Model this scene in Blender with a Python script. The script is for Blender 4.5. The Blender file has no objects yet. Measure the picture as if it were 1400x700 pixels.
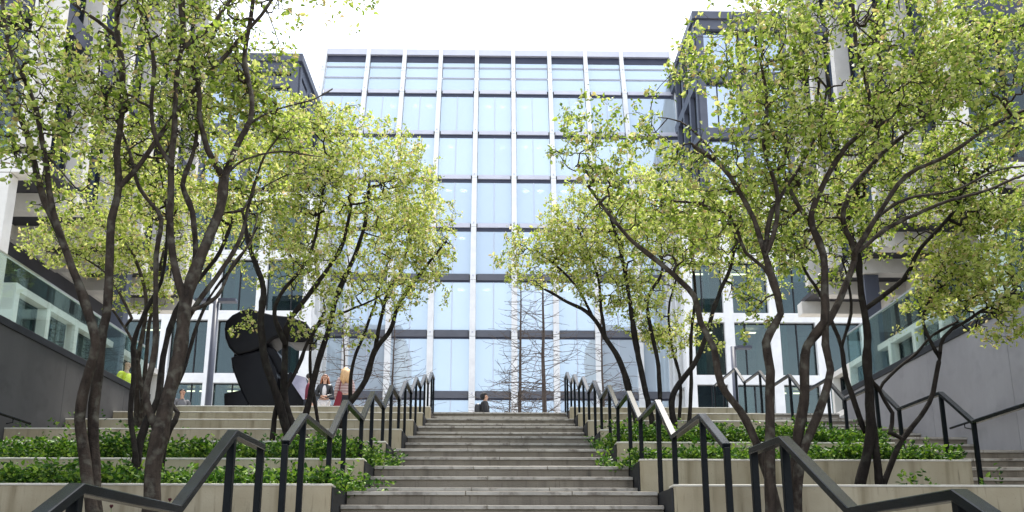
import bpy, bmesh, math, random
import numpy as np
from mathutils import Vector, Matrix, noise
from mathutils.kdtree import KDTree

R = math.radians
scene = bpy.context.scene
col = scene.collection
random.seed(7)
rng = np.random.default_rng(11)

# ------------------------------------------------------------------ survey of the photograph
# the eye is the origin; y runs into the picture along the stair, z is up
FPX, PCX, PCY = 1150.0, 700.0, 525.0
PITCH = math.atan(265 / 1150)
YAW = math.atan(20 / 1150 * math.cos(PITCH))
SP, CP, SY, CY = math.sin(PITCH), math.cos(PITCH), math.sin(YAW), math.cos(YAW)

def ray(px, py):
    x = (px - PCX) / FPX
    v = (PCY - py) / FPX
    a, b, c = x, CP - SP * v, SP + CP * v
    return Vector((a * CY + b * SY, -a * SY + b * CY, c))

def at(px, py, Y):
    r = ray(px, py)
    return r * (Y / r.y)

# ------------------------------------------------------------------ helpers
ORG = {}

def origin(o):
    return ORG.get(o.name, Vector((0, 0, 0)))

def tag(o, label=None, cat=None, group=None, kind=None):
    if label: o['label'] = label
    if cat: o['category'] = cat
    if group: o['group'] = group
    if kind: o['kind'] = kind
    return o

def thing(name, loc, label, cat, group=None):
    o = bpy.data.objects.new(name, None)
    col.objects.link(o)
    o.empty_display_size = 0.3
    o.location = loc
    ORG[o.name] = Vector(loc)
    return tag(o, label, cat, group)

def link(name, me, parent):
    o = bpy.data.objects.new(name, me)
    col.objects.link(o)
    if parent is not None:
        o.parent = parent
        ORG[o.name] = origin(parent)
    return o

class MB:
    """collects boxes, prisms and tubes into one mesh"""
    def __init__(s):
        s.v, s.f, s.m, s.sm = [], [], [], []
    def add(s, vs, fs, mi=0, smooth=False):
        b = len(s.v)
        s.v += [tuple(p) for p in vs]
        s.f += [tuple(i + b for i in f) for f in fs]
        s.m += [mi] * len(fs)
        s.sm += [smooth] * len(fs)
        return s
    def box(s, x0, x1, y0, y1, z0, z1, mi=0):
        v = [(x0, y0, z0), (x1, y0, z0), (x1, y1, z0), (x0, y1, z0), (x0, y0, z1), (x1, y0, z1), (x1, y1, z1), (x0, y1, z1)]
        f = [(3, 2, 1, 0), (4, 5, 6, 7), (0, 1, 5, 4), (1, 2, 6, 5), (2, 3, 7, 6), (3, 0, 4, 7)]
        return s.add(v, f, mi)
    def prism(s, pts, vec, mi=0, smooth=False):
        n = len(pts)
        vec = Vector(vec)
        a = [Vector(p) for p in pts]
        v = a + [p + vec for p in a]
        s.add(v, [tuple(range(n))[::-1], tuple(range(n, 2 * n))], mi)
        b = len(s.v) - 2 * n
        for i in range(n):
            j = (i + 1) % n
            s.f.append((b + i, b + j, b + n + j, b + n + i)); s.m.append(mi); s.sm.append(smooth)
        return s
    def tube(s, pts, rad, n=8, mi=0, smooth=True):
        pts = [Vector(p) for p in pts]
        if not hasattr(rad, '__len__'): rad = [rad] * len(pts)
        v = []
        ref = Vector((0.31, 0.9, 0.27))
        for i, p in enumerate(pts):
            d = (pts[min(i + 1, len(pts) - 1)] - pts[max(i - 1, 0)]).normalized()
            r = ref if abs(d.dot(ref)) < 0.93 else Vector((0.9, -0.2, 0.3))
            u = d.cross(r).normalized()
            w = d.cross(u)
            v += [p + (u * math.cos(2 * math.pi * k / n) + w * math.sin(2 * math.pi * k / n)) * rad[i] for k in range(n)]
        f = [tuple(range(n)), tuple(range(len(v) - n, len(v)))[::-1]]
        for i in range(len(pts) - 1):
            for k in range(n):
                a, b = i * n + k, i * n + (k + 1) % n
                f.append((a, a + n, b + n, b))
        return s.add(v, f, mi, smooth)
    def build(s, name, mat, parent=None, bevel=0, segs=2):
        og = origin(parent) if parent is not None else Vector((0, 0, 0))
        me = bpy.data.meshes.new(name)
        me.from_pydata([(x - og.x, y - og.y, z - og.z) for x, y, z in s.v], [], s.f)
        for m in (mat if isinstance(mat, (list, tuple)) else [mat]):
            me.materials.append(m)
        me.polygons.foreach_set('material_index', s.m)
        me.polygons.foreach_set('use_smooth', s.sm)
        bm = bmesh.new(); bm.from_mesh(me)
        bmesh.ops.recalc_face_normals(bm, faces=bm.faces)
        if bevel:
            ed = [e for e in bm.edges if len(e.link_faces) == 2 and e.calc_face_angle(0) > 0.5]
            bmesh.ops.bevel(bm, geom=ed, offset=bevel, segments=segs, affect='EDGES', profile=0.6, clamp_overlap=True)
        bm.to_mesh(me); bm.free()
        me.update()
        return link(name, me, parent)

def mesh_np(name, verts, faces, mat, parent, smooth=False):
    og = origin(parent) if parent is not None else Vector((0, 0, 0))
    verts = np.asarray(verts, dtype=np.float32) - np.array(og, dtype=np.float32)
    faces = np.asarray(faces, dtype=np.int32)
    me = bpy.data.meshes.new(name)
    me.vertices.add(len(verts)); me.vertices.foreach_set('co', verts.ravel())
    k = faces.shape[1]
    me.loops.add(faces.size); me.loops.foreach_set('vertex_index', faces.ravel())
    me.polygons.add(len(faces))
    me.polygons.foreach_set('loop_start', np.arange(0, faces.size, k, dtype=np.int32))
    me.polygons.foreach_set('use_smooth', np.full(len(faces), smooth))
    me.materials.append(mat)
    me.update(calc_edges=True)
    return link(name, me, parent)

# ------------------------------------------------------------------ materials
def new_mat(name):
    m = bpy.data.materials.new(name)
    m.use_nodes = True
    nt = m.node_tree
    return m, nt, nt.nodes, nt.links, nt.nodes['Principled BSDF']

def noisemat(name, c1, c2, scale=4, rough=0.7, bump=0.15, stretch=(1, 1, 1), c3=None, s2=40, metal=0, spec=0.5, bscale=60, lo=0.35, hi=0.65, objvar=0):
    m, nt, N, L, P = new_mat(name)
    tc = N.new('ShaderNodeTexCoord')
    mp = N.new('ShaderNodeMapping'); mp.inputs['Scale'].default_value = stretch
    L.new(tc.outputs['Object'], mp.inputs[0])
    n1 = N.new('ShaderNodeTexNoise'); n1.inputs['Scale'].default_value = scale; n1.inputs['Detail'].default_value = 6
    n1.inputs['Roughness'].default_value = 0.62
    L.new(mp.outputs[0], n1.inputs['Vector'])
    cr = N.new('ShaderNodeValToRGB')
    cr.color_ramp.elements[0].position = lo; cr.color_ramp.elements[0].color = (*c1, 1)
    cr.color_ramp.elements[1].position = hi; cr.color_ramp.elements[1].color = (*c2, 1)
    L.new(n1.outputs['Fac'], cr.inputs[0])
    out = cr.outputs[0]
    if c3:
        n2 = N.new('ShaderNodeTexNoise'); n2.inputs['Scale'].default_value = s2; n2.inputs['Detail'].default_value = 4
        L.new(tc.outputs['Object'], n2.inputs['Vector'])
        r2 = N.new('ShaderNodeValToRGB'); r2.color_ramp.elements[0].position = 0.52; r2.color_ramp.elements[1].position = 0.72
        L.new(n2.outputs['Fac'], r2.inputs[0])
        mx = N.new('ShaderNodeMixRGB'); mx.inputs['Color2'].default_value = (*c3, 1)
        L.new(r2.outputs[0], mx.inputs['Fac']); L.new(out, mx.inputs['Color1'])
        out = mx.outputs[0]
    if objvar:
        oi = N.new('ShaderNodeObjectInfo')
        mr = N.new('ShaderNodeMapRange'); mr.inputs['To Min'].default_value = 1 - objvar; mr.inputs['To Max'].default_value = 1 + objvar
        L.new(oi.outputs['Random'], mr.inputs['Value'])
        hs = N.new('ShaderNodeHueSaturation'); L.new(mr.outputs[0], hs.inputs['Value']); L.new(out, hs.inputs['Color'])
        out = hs.outputs[0]
    L.new(out, P.inputs['Base Color'])
    P.inputs['Roughness'].default_value = rough
    P.inputs['Metallic'].default_value = metal
    P.inputs['Specular IOR Level'].default_value = spec
    if bump:
        nb = N.new('ShaderNodeTexNoise'); nb.inputs['Scale'].default_value = bscale; nb.inputs['Detail'].default_value = 5
        L.new(tc.outputs['Object'], nb.inputs['Vector'])
        b = N.new('ShaderNodeBump'); b.inputs['Strength'].default_value = bump; b.inputs['Distance'].default_value = 0.02
        L.new(nb.outputs['Fac'], b.inputs['Height']); L.new(b.outputs[0], P.inputs['Normal'])
    return m

def streakmat(name, base, light, stain, rough=0.8):
    """cast concrete: faint mottling, vertical rain streaks and small dark stains"""
    m, nt, N, L, P = new_mat(name)
    tc = N.new('ShaderNodeTexCoord')
    def nz(scale, st, det=5):
        mp = N.new('ShaderNodeMapping'); mp.inputs['Scale'].default_value = st
        L.new(tc.outputs['Object'], mp.inputs[0])
        n = N.new('ShaderNodeTexNoise'); n.inputs['Scale'].default_value = scale; n.inputs['Detail'].default_value = det
        L.new(mp.outputs[0], n.inputs['Vector'])
        return n.outputs['Fac']
    def ramp(v, a, b):
        r = N.new('ShaderNodeValToRGB'); r.color_ramp.elements[0].position = a; r.color_ramp.elements[1].position = b
        L.new(v, r.inputs[0]); return r.outputs[0]
    def mix(f, a, b):
        x = N.new('ShaderNodeMixRGB')
        L.new(f, x.inputs['Fac'])
        for i, c in ((1, a), (2, b)):
            if isinstance(c, tuple): x.inputs[i].default_value = (*c, 1)
            else: L.new(c, x.inputs[i])
        return x.outputs[0]
    c = mix(ramp(nz(1.7, (1, 1, 1)), 0.35, 0.68), base, light)
    c = mix(ramp(nz(7, (1, 1, 0.06)), 0.52, 0.80), c, stain)
    c = mix(ramp(nz(26, (1, 1, 0.10), 3), 0.61, 0.82), c, tuple(k * 0.6 for k in stain))
    c = mix(ramp(nz(70, (1, 1, 1), 2), 0.66, 0.75), c, tuple(k * 0.7 for k in base))
    L.new(c, P.inputs['Base Color'])
    P.inputs['Roughness'].default_value = rough
    b = N.new('ShaderNodeBump'); b.inputs['Strength'].default_value = 0.2; b.inputs['Distance'].default_value = 0.01
    L.new(nz(45, (1, 1, 1)), b.inputs['Height']); L.new(b.outputs[0], P.inputs['Normal'])
    return m

def leafmat(name, stops, trans=0.35, rough=0.45, spec=0.35):
    m, nt, N, L, P = new_mat(name)
    g = N.new('ShaderNodeNewGeometry')
    cr = N.new('ShaderNodeValToRGB')
    els = cr.color_ramp.elements
    while len(els) < len(stops): els.new(0.5)
    for e, (p, c) in zip(els, stops):
        e.position = p; e.color = (*c, 1)
    L.new(g.outputs['Random Per Island'], cr.inputs[0])
    L.new(cr.outputs[0], P.inputs['Base Color'])
    P.inputs['Roughness'].default_value = rough
    P.inputs['Specular IOR Level'].default_value = spec
    tr = N.new('ShaderNodeBsdfTranslucent')
    hs = N.new('ShaderNodeHueSaturation'); hs.inputs['Value'].default_value = 1.25; hs.inputs['Saturation'].default_value = 1.1
    L.new(cr.outputs[0], hs.inputs['Color']); L.new(hs.outputs[0], tr.inputs['Color'])
    mx = N.new('ShaderNodeMixShader'); mx.inputs[0].default_value = trans
    L.new(P.outputs[0], mx.inputs[1]); L.new(tr.outputs[0], mx.inputs[2])
    L.new(mx.outputs[0], N['Material Output'].inputs['Surface'])
    return m

def glassmat(name, tint, refl, through, body=(0.03, 0.04, 0.05), wob=0.02, most=1.0, vary=0.25):
    """coated glazing: a tinted mirror layer over a body colour or a see-through pane"""
    m, nt, N, L, P = new_mat(name)
    N.remove(P)
    gl = N.new('ShaderNodeBsdfGlossy'); gl.inputs['Roughness'].default_value = 0.01
    gl.inputs['Color'].default_value = (*tint, 1)
    tc = N.new('ShaderNodeTexCoord'); nz = N.new('ShaderNodeTexNoise'); nz.inputs['Scale'].default_value = 0.35
    L.new(tc.outputs['Object'], nz.inputs['Vector'])
    b = N.new('ShaderNodeBump'); b.inputs['Strength'].default_value = wob; b.inputs['Distance'].default_value = 0.3
    L.new(nz.outputs['Fac'], b.inputs['Height']); L.new(b.outputs[0], gl.inputs['Normal'])
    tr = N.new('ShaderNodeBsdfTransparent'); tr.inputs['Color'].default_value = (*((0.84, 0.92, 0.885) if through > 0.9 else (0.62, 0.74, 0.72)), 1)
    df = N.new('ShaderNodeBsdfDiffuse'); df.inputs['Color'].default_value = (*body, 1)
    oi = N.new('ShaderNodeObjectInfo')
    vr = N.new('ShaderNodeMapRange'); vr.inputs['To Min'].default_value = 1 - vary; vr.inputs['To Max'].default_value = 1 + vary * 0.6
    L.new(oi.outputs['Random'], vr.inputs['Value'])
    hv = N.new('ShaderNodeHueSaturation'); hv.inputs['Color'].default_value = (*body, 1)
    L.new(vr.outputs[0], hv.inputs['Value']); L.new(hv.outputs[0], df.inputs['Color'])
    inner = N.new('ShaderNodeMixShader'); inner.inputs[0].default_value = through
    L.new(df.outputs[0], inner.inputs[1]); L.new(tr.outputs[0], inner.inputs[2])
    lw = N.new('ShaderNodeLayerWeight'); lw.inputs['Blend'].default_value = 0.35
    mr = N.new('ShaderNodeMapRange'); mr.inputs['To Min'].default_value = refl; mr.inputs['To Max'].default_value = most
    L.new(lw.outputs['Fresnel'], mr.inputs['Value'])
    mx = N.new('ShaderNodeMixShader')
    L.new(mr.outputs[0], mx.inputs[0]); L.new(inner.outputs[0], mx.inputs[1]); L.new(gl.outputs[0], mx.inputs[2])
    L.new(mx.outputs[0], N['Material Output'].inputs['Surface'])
    return m

def emitmat(name, c, s):
    m, nt, N, L, P = new_mat(name)
    P.inputs['Emission Color'].default_value = (*c, 1); P.inputs['Emission Strength'].default_value = s
    P.inputs['Base Color'].default_value = (*c, 1)
    return m

M = {}
M['concrete'] = streakmat('board_concrete', (0.31, 0.262, 0.172), (0.42, 0.368, 0.26), (0.17, 0.135, 0.072))
M['coping'] = noisemat('concrete_lip', (0.50, 0.47, 0.40), (0.62, 0.60, 0.53), 6, 0.7, 0.1)  # paler than the wall face, light on the wall tops put into colour
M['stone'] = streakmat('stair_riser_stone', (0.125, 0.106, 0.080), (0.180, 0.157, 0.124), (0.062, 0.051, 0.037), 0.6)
M['tread'] = noisemat('stair_tread_stone', (0.215, 0.203, 0.18), (0.345, 0.328, 0.292), 3, 0.38, 0.08, c3=(0.085, 0.068, 0.052), s2=9)  # lighter than the risers, paints the top light on the nosing edges
M['plate'] = noisemat('dark_edge_plate', (0.012, 0.013, 0.016), (0.020, 0.022, 0.026), 5, 0.5, 0.05, spec=0.25)
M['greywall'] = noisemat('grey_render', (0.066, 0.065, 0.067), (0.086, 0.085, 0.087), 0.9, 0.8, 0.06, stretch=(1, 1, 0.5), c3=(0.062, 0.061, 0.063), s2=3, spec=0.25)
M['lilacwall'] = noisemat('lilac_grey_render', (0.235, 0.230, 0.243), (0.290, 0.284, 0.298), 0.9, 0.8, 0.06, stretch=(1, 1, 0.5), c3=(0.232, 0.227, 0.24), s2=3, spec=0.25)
M['steel'] = noisemat('dark_painted_steel', (0.003, 0.0045, 0.006), (0.006, 0.009, 0.012), 8, 0.24, 0.02, spec=0.25)
M['post'] = noisemat('dark_painted_post', (0.003, 0.0045, 0.006), (0.006, 0.008, 0.010), 8, 0.35, 0.02, spec=0.10)
M['paving'] = noisemat('plaza_paving', (0.30, 0.29, 0.27), (0.40, 0.39, 0.37), 2, 0.6, 0.05)
M['soil'] = noisemat('dark_soil', (0.018, 0.013, 0.009), (0.05, 0.036, 0.024), 18, 0.95, 0.6, bscale=50)
M['white'] = noisemat('white_cladding', (0.70, 0.70, 0.70), (0.80, 0.80, 0.79), 1.2, 0.5, 0.03)
M['offwhite'] = noisemat('warm_white_stone', (0.56, 0.54, 0.50), (0.66, 0.64, 0.60), 1.5, 0.6, 0.05)
M['lilac'] = noisemat('lilac_grey_metal', (0.50, 0.505, 0.57), (0.55, 0.555, 0.62), 1.0, 0.45, 0.0)
M['darkband'] = noisemat('dark_grey_metal', (0.078, 0.082, 0.100), (0.096, 0.100, 0.120), 1.0, 0.5, 0.0)
M['navy'] = noisemat('dark_navy', (0.025, 0.03, 0.055), (0.035, 0.04, 0.07), 1.0, 0.6, 0.0)  # painted shade in strips below floor bands, plain dark colour on cores and bands
M['slate'] = noisemat('blue_grey_cladding', (0.060, 0.068, 0.095), (0.080, 0.088, 0.118), 1.0, 0.45, 0.0)
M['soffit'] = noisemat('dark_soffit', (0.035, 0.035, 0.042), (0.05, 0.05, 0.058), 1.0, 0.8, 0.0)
M['room'] = noisemat('room_interior', (0.25, 0.25, 0.24), (0.42, 0.41, 0.38), 0.4, 0.9, 0.0)
M['curtain'] = noisemat('pale_teal_curtain', (0.26, 0.36, 0.34), (0.40, 0.50, 0.47), 6, 0.9, 0, stretch=(5, 5, 0.1))
M['mirror'] = glassmat('painted_sky_glass', (0.66, 0.83, 1.0), 0.22, 0.22, (0.63, 0.715, 0.785), 0.03, 0.6, 0.09)  # pale blue body puts the reflected sky into the colour
M['wingglass'] = glassmat('teal_glass', (0.75, 0.87, 0.9), 0.03, 0.82, (0.015, 0.025, 0.026))
M['upglass'] = glassmat('upper_glass', (0.75, 0.86, 1.0), 0.5, 0.3, (0.10, 0.13, 0.17))
M['sideglass'] = glassmat('dark_blue_glass', (0.6, 0.75, 1.0), 0.12, 0.0, (0.02, 0.03, 0.05), 0.02, 0.5)
M['railglass'] = glassmat('balustrade_glass', (0.55, 0.68, 0.66), 0.015, 0.98, (0.05, 0.09, 0.08), 0.0, 0.22)
M['edgeglass'] = noisemat('green_glass_edge', (0.25, 0.36, 0.33), (0.30, 0.42, 0.38), 3, 0.2, 0)
M['lamp'] = emitmat('ceiling_lamp', (1.0, 0.97, 0.9), 9.0)
M['lampwarm'] = emitmat('warm_ceiling_lamp', (1.0, 0.80, 0.55), 2.5)
M['bark'] = noisemat('smooth_bark', (0.016, 0.0115, 0.0088), (0.050, 0.038, 0.029), 14, 0.85, 0.5, stretch=(1, 1, 0.35), c3=(0.090, 0.084, 0.066), s2=10, bscale=70, spec=0.18)
M['barkdark'] = noisemat('dark_bark', (0.007, 0.005, 0.004), (0.021, 0.016, 0.013), 14, 0.85, 0.5, stretch=(1, 1, 0.35), c3=(0.030, 0.028, 0.022), s2=10, bscale=70, spec=0.18)
M['barkred'] = noisemat('reddish_bark', (0.045, 0.033, 0.027), (0.105, 0.080, 0.066), 9, 0.9, 0.5, stretch=(1, 1, 0.3))
M['leaf'] = leafmat('spring_leaf', [(0.0, (0.066, 0.108, 0.015)), (0.25, (0.165, 0.238, 0.036)), (0.55, (0.318, 0.392, 0.090)), (0.85, (0.47, 0.50, 0.180)), (0.97, (0.31, 0.23, 0.11)), (1.0, (0.54, 0.51, 0.32))], 0.5)
M['leafy'] = leafmat('yellow_spring_leaf', [(0.0, (0.125, 0.178, 0.026)), (0.25, (0.265, 0.335, 0.060)), (0.55, (0.415, 0.475, 0.128)), (0.85, (0.55, 0.555, 0.23)), (0.97, (0.42, 0.31, 0.16)), (1.0, (0.58, 0.53, 0.36))], 0.5)
M['blossom'] = leafmat('cream_blossom', [(0.0, (0.50, 0.52, 0.32)), (0.5, (0.62, 0.61, 0.44)), (1.0, (0.48, 0.43, 0.30))], 0.3)
M['cover'] = leafmat('periwinkle_leaf', [(0.0, (0.012, 0.038, 0.007)), (0.35, (0.034, 0.092, 0.012)), (0.70, (0.095, 0.190, 0.022)), (1.0, (0.24, 0.34, 0.06))], 0.25, 0.5, 0.22)
M['black'] = noisemat('black_bronze', (0.002, 0.002, 0.003), (0.004, 0.004, 0.005), 4, 0.30, 0.05, spec=0.12)
M['facet'] = noisemat('skylit_bronze', (0.20, 0.19, 0.25), (0.25, 0.24, 0.30), 5, 0.45, 0.03)  # pale tone paints the skylight on the sculpture's upturned face
M['skin'] = noisemat('skin', (0.50, 0.29, 0.20), (0.56, 0.34, 0.24), 6, 0.55, 0)
def cloth(n, c, rough=0.85):
    return noisemat(n, tuple(k * 0.85 for k in c), c, 25, rough, 0.15)
M['cl_black'] = cloth('black_cloth', (0.015, 0.015, 0.018))
M['cl_leather'] = cloth('black_leather', (0.014, 0.014, 0.016), 0.4)
M['cl_white'] = cloth('white_cloth', (0.72, 0.70, 0.70))
M['cl_pink'] = None
M['cl_maroon'] = cloth('maroon_cloth', (0.16, 0.02, 0.04))
M['cl_hivis'] = cloth('yellow_safety_cloth', (0.62, 0.66, 0.03))
M['cl_jean'] = cloth('dark_denim', (0.03, 0.035, 0.05))
M['cl_grey'] = cloth('grey_cloth', (0.16, 0.16, 0.17))
M['red'] = cloth('red_bag_cloth', (0.15, 0.006, 0.016))
M['h_blond'] = noisemat('blond_hair', (0.42, 0.23, 0.10), (0.66, 0.44, 0.22), 8, 0.5, 0.3, stretch=(6, 6, 0.5))
M['h_ginger'] = noisemat('auburn_hair', (0.20, 0.07, 0.03), (0.32, 0.12, 0.05), 8, 0.5, 0.3, stretch=(6, 6, 0.5))
M['h_dark'] = noisemat('dark_hair', (0.015, 0.011, 0.009), (0.03, 0.022, 0.017), 8, 0.5, 0.3, stretch=(6, 6, 0.5))
M['eye'] = noisemat('dark_eye', (0.02, 0.015, 0.012), (0.02, 0.015, 0.012), 3, 0.2, 0)
M['petal'] = noisemat('crimson_petal', (0.05, 0.002, 0.008), (0.09, 0.004, 0.014), 6, 0.6, 0)
M['stem'] = noisemat('green_stem', (0.10, 0.16, 0.04), (0.13, 0.19, 0.05), 6, 0.6, 0)
def stripes():
    m, nt, N, L, P = new_mat('pink_striped_knit')
    tc = N.new('ShaderNodeTexCoord'); w = N.new('ShaderNodeTexWave'); w.wave_type = 'BANDS'; w.bands_direction = 'Z'
    w.inputs['Scale'].default_value = 4.2
    L.new(tc.outputs['Object'], w.inputs['Vector'])
    r = N.new('ShaderNodeValToRGB'); r.color_ramp.elements[0].color = (0.27, 0.17, 0.16, 1); r.color_ramp.elements[1].color = (0.42, 0.32, 0.30, 1)
    r.color_ramp.elements[0].position = 0.35; r.color_ramp.elements[1].position = 0.6
    L.new(w.outputs['Fac'], r.inputs[0]); L.new(r.outputs[0], P.inputs['Base Color']); P.inputs['Roughness'].default_value = 0.9
    return m
M['cl_pink'] = stripes()

# ------------------------------------------------------------------ stair and terrace levels
D, RISE, STEP = 1.80, 0.485, 0.30
AX = 0.05                                     # the stair's axis
def YK(k): return 8.40 + D * k                # landing edge of terrace k
def ZK(k): return 0.84 + RISE * k
WALLBACK = 0.65
K0, K1 = -5, 6
SX0, SX1 = AX - 1.55, AX + 1.55               # the stair's edges
PLAZA = ZK(6)
LWX, RWX = -7.9, 8.0                          # the two long retaining walls
SIDEX = 5.45                                  # inner edge of the side stair

# ground and plaza ---------------------------------------------------
g = MB()
g.box(-160, 160, -60, YK(K0) + 0.02, ZK(K0) - 0.6, ZK(K0) - 0.004)
tag(g.build('ground', M['paving']), kind='structure')
p = MB()
p.box(-160, 160, YK(6) + 0.35, 220, PLAZA - 3.6, PLAZA - 0.005)
p.box(-160, LWX - 0.18, -12, YK(6) + 0.35, PLAZA - 3.6, PLAZA - 0.005)
p.box(RWX + 0.18, 160, -12, YK(6) + 0.35, PLAZA - 3.6, PLAZA - 0.005)
tag(p.build('plaza', M['paving']), kind='structure')

def flight(k, x0, x1, parent, depth, name='flight'):
    """three risers with projecting treads, then the landing behind them"""
    b = MB()
    r = RISE / 3
    for i in range(3):
        ye = YK(k) - (2 - i) * STEP
        zt = ZK(k - 1) + (i + 1) * r
        yb = ye + STEP if i < 2 else YK(k + 1) - 2 * STEP + 0.02
        if i == 2 and depth: yb = ye + depth
        b.box(x0, x1, ye + 0.022, yb, ZK(k - 1) - 0.3 if i == 0 else zt - r - 0.02, zt - 0.042, 0)
        # tread slabs in a few lengths with open joints
        n = 2 if i % 2 else 3
        cuts = [x0 + (x1 - x0) * (q / n + (0.06 * math.sin(k * 7.3 + i * 3.1 + q) if 0 < q < n else 0)) for q in range(n + 1)]
        for q in range(n):
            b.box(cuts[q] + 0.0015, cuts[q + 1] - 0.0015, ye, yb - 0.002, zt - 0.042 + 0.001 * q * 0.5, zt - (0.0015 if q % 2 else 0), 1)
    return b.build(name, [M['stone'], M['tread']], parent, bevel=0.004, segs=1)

st = thing('stone_staircase', (AX, YK(-4), ZK(-5)), 'broad dark grey stone staircase with landings rising between the zigzag handrails', 'staircase')
for k in range(-4, 7):
    flight(k, SX0, SX1, st, 0.42 if k == 6 else 0)
ss = thing('stone_staircase', (6.7, YK(1), ZK(0)), 'narrower side staircase beside the lilac grey wall on the right', 'staircase')
for k in range(1, 7):
    flight(k, SIDEX + 0.02, RWX - 0.005, ss, 0.42 if k == 6 else 0)
b = MB(); b.box(SIDEX + 0.02, RWX - 0.005, YK(0) - 0.42, YK(1) - 0.58, ZK(-1) - 0.3, ZK(0) - 0.003)
tag(b.build('side_landing', M['tread']), kind='structure')

ORD = {-3: 'ninth', -2: 'ninth', -1: 'eighth', 0: 'seventh', 1: 'sixth', 2: 'fifth', 3: 'fourth', 4: 'third', 5: 'second', 6: 'topmost'}
def terrace_wall(k, x0, x1, side):
    yf = YK(k) - WALLBACK
    inner = x1 if side < 0 else x0
    w = thing('terrace_wall', ((x0 + x1) / 2, yf, ZK(k - 1)), '', 'wall', 'pale concrete terrace walls')
    where = 'left of the main stairs' if side < 0 else 'right of the main stairs'
    if k == 6: lab = f'topmost pale concrete terrace wall {where}, edging the plaza'
    elif k == 0 and side < 0: lab = 'large pale concrete wall behind the two nearest left trunks, plants along its top'
    elif k == 0: lab = 'long low pale concrete wall at the bottom right, running to the lilac wall'
    else: lab = f'pale concrete terrace wall {where}, {ORD[k]} counting down from the plaza'
    w['label'] = lab
    b = MB(); b.box(x0, x1, yf, yf + 0.2, ZK(k - 1) - 0.35, ZK(k) - 0.02)
    b.build('wall', M['concrete'], w)
    b = MB(); b.box(x0 - 0.004, x1 + 0.004, yf - 0.006, yf + 0.206, ZK(k) - 0.02, ZK(k) + 0.002)
    b.build('coping', M['coping'], w, bevel=0.004, segs=1)
    # dark plate that closes the planter towards the stair
    b = MB()
    xs = (inner + 0.006, inner + 0.018) if side < 0 else (inner - 0.018, inner - 0.006)
    yb = YK(k + 1) - WALLBACK - 0.01
    if k < 6:
        b.prism([(xs[0], yf + 0.01, ZK(k - 1) - 0.1), (xs[0], yb, ZK(k - 1) - 0.1), (xs[0], yb, ZK(k) + 0.012), (xs[0], yf + 0.01, ZK(k) - 0.03)], (0.012, 0, 0))
        b.build('edge_plate', M['plate'], w)
soil = MB()
for k in range(-3, 7):
    terrace_wall(k, LWX + 0.16, SX0 - 0.025, -1)
    xr = RWX - 0.16 if k <= 0 else SIDEX
    terrace_wall(k, SX1 + 0.025, xr, 1)
    if k < 6:
        ya, yb2 = YK(k) - WALLBACK + 0.2, YK(k + 1) - WALLBACK - 0.001
        soil.box(LWX + 0.16, SX0 - 0.03, ya, yb2, ZK(k) - 0.4, ZK(k) - 0.07)
        soil.box(SX1 + 0.03, SIDEX if k >= 0 else xr, ya, yb2, ZK(k) - 0.4, ZK(k) - 0.07)
    else:
        soil.box(LWX + 0.16, SX0 - 0.03, YK(6) - WALLBACK + 0.2, YK(6) + 0.35, PLAZA - 0.5, PLAZA - 0.006)
        soil.box(SX1 + 0.03, SIDEX, YK(6) - WALLBACK + 0.2, YK(6) + 0.35, PLAZA - 0.5, PLAZA - 0.006)
tag(soil.build('soil', M['soil']), kind='structure')
b = MB(); b.box(SIDEX + 0.001, SIDEX + 0.019, YK(1) - WALLBACK + 0.21, YK(6) + 0.35, ZK(0) - 0.1, ZK(0) + 0.01)
# side stair string: stepped dark plate beside the planters
for k in range(1, 7):
    b.box(SIDEX + 0.001, SIDEX + 0.018, YK(k) - WALLBACK + 0.21, YK(k + 1) - WALLBACK + 0.2 if k < 6 else YK(6) + 0.35, ZK(k - 1), ZK(k) + 0.004)
o = b.build('stair_edge_plate', M['plate']); tag(o, 'dark steel plate edging the side staircase beside the right planters', 'edging')

# ------------------------------------------------------------------ zigzag handrails
def RP(j): return 6.72 + 1.842 * j, 1.28 + 0.502 * j     # a peak
def RV(j): return 7.83 + 1.80 * j, 1.29 + 0.502 * j      # the valley after it
def handrail(x, pts, label, base, x2=None, group='zigzag handrails beside the stairs', last=True):
    t = thing('handrail', (x, pts[0][0], base(pts[0][0])), label, 'handrail', group)
    W, T = 0.032, 0.021
    n = len(pts)
    off = []
    for sgn in (1, -1):
        side = []
        for i, (y, z) in enumerate(pts):
            ds = []
            if i > 0: ds.append(Vector((y - pts[i - 1][0], z - pts[i - 1][1])).normalized())
            if i < n - 1: ds.append(Vector((pts[i + 1][0] - y, pts[i + 1][1] - z)).normalized())
            nn = sum((Vector((-d.y, d.x)) for d in ds), Vector((0, 0))).normalized()
            c = nn.dot(Vector((-ds[0].y, ds[0].x)))
            side.append(Vector((y, z)) + nn * (sgn * T / c))
        off.append(side)
    b = MB()
    vs = []
    for i in range(n):
        u, l = off[0][i], off[1][i]
        vs += [(x - W, u.x, u.y), (x + W, u.x, u.y), (x + W, l.x, l.y), (x - W, l.x, l.y)]
    fs = [(0, 1, 2, 3), (4 * n - 1, 4 * n - 2, 4 * n - 3, 4 * n - 4)]
    for i in range(n - 1):
        for q in range(4):
            a, c2 = 4 * i + q, 4 * i + (q + 1) % 4
            fs.append((a, a + 4, c2 + 4, c2))
    b.add(vs, fs)
    b.build('rail', M['steel'], t, bevel=0.004, segs=1)
    for y, z in pts:
        pb = MB(); pb.box(x - 0.022, x + 0.022, y - 0.022, y + 0.022, base(y) - 0.12, z - 0.012)
        pb.build('post', M['post'], t, bevel=0.003, segs=1)
    return t
def stair_base(y):
    k = math.floor((y - YK(0) + 0.35) / D)
    return ZK(max(-5, min(6, k)))
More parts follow.
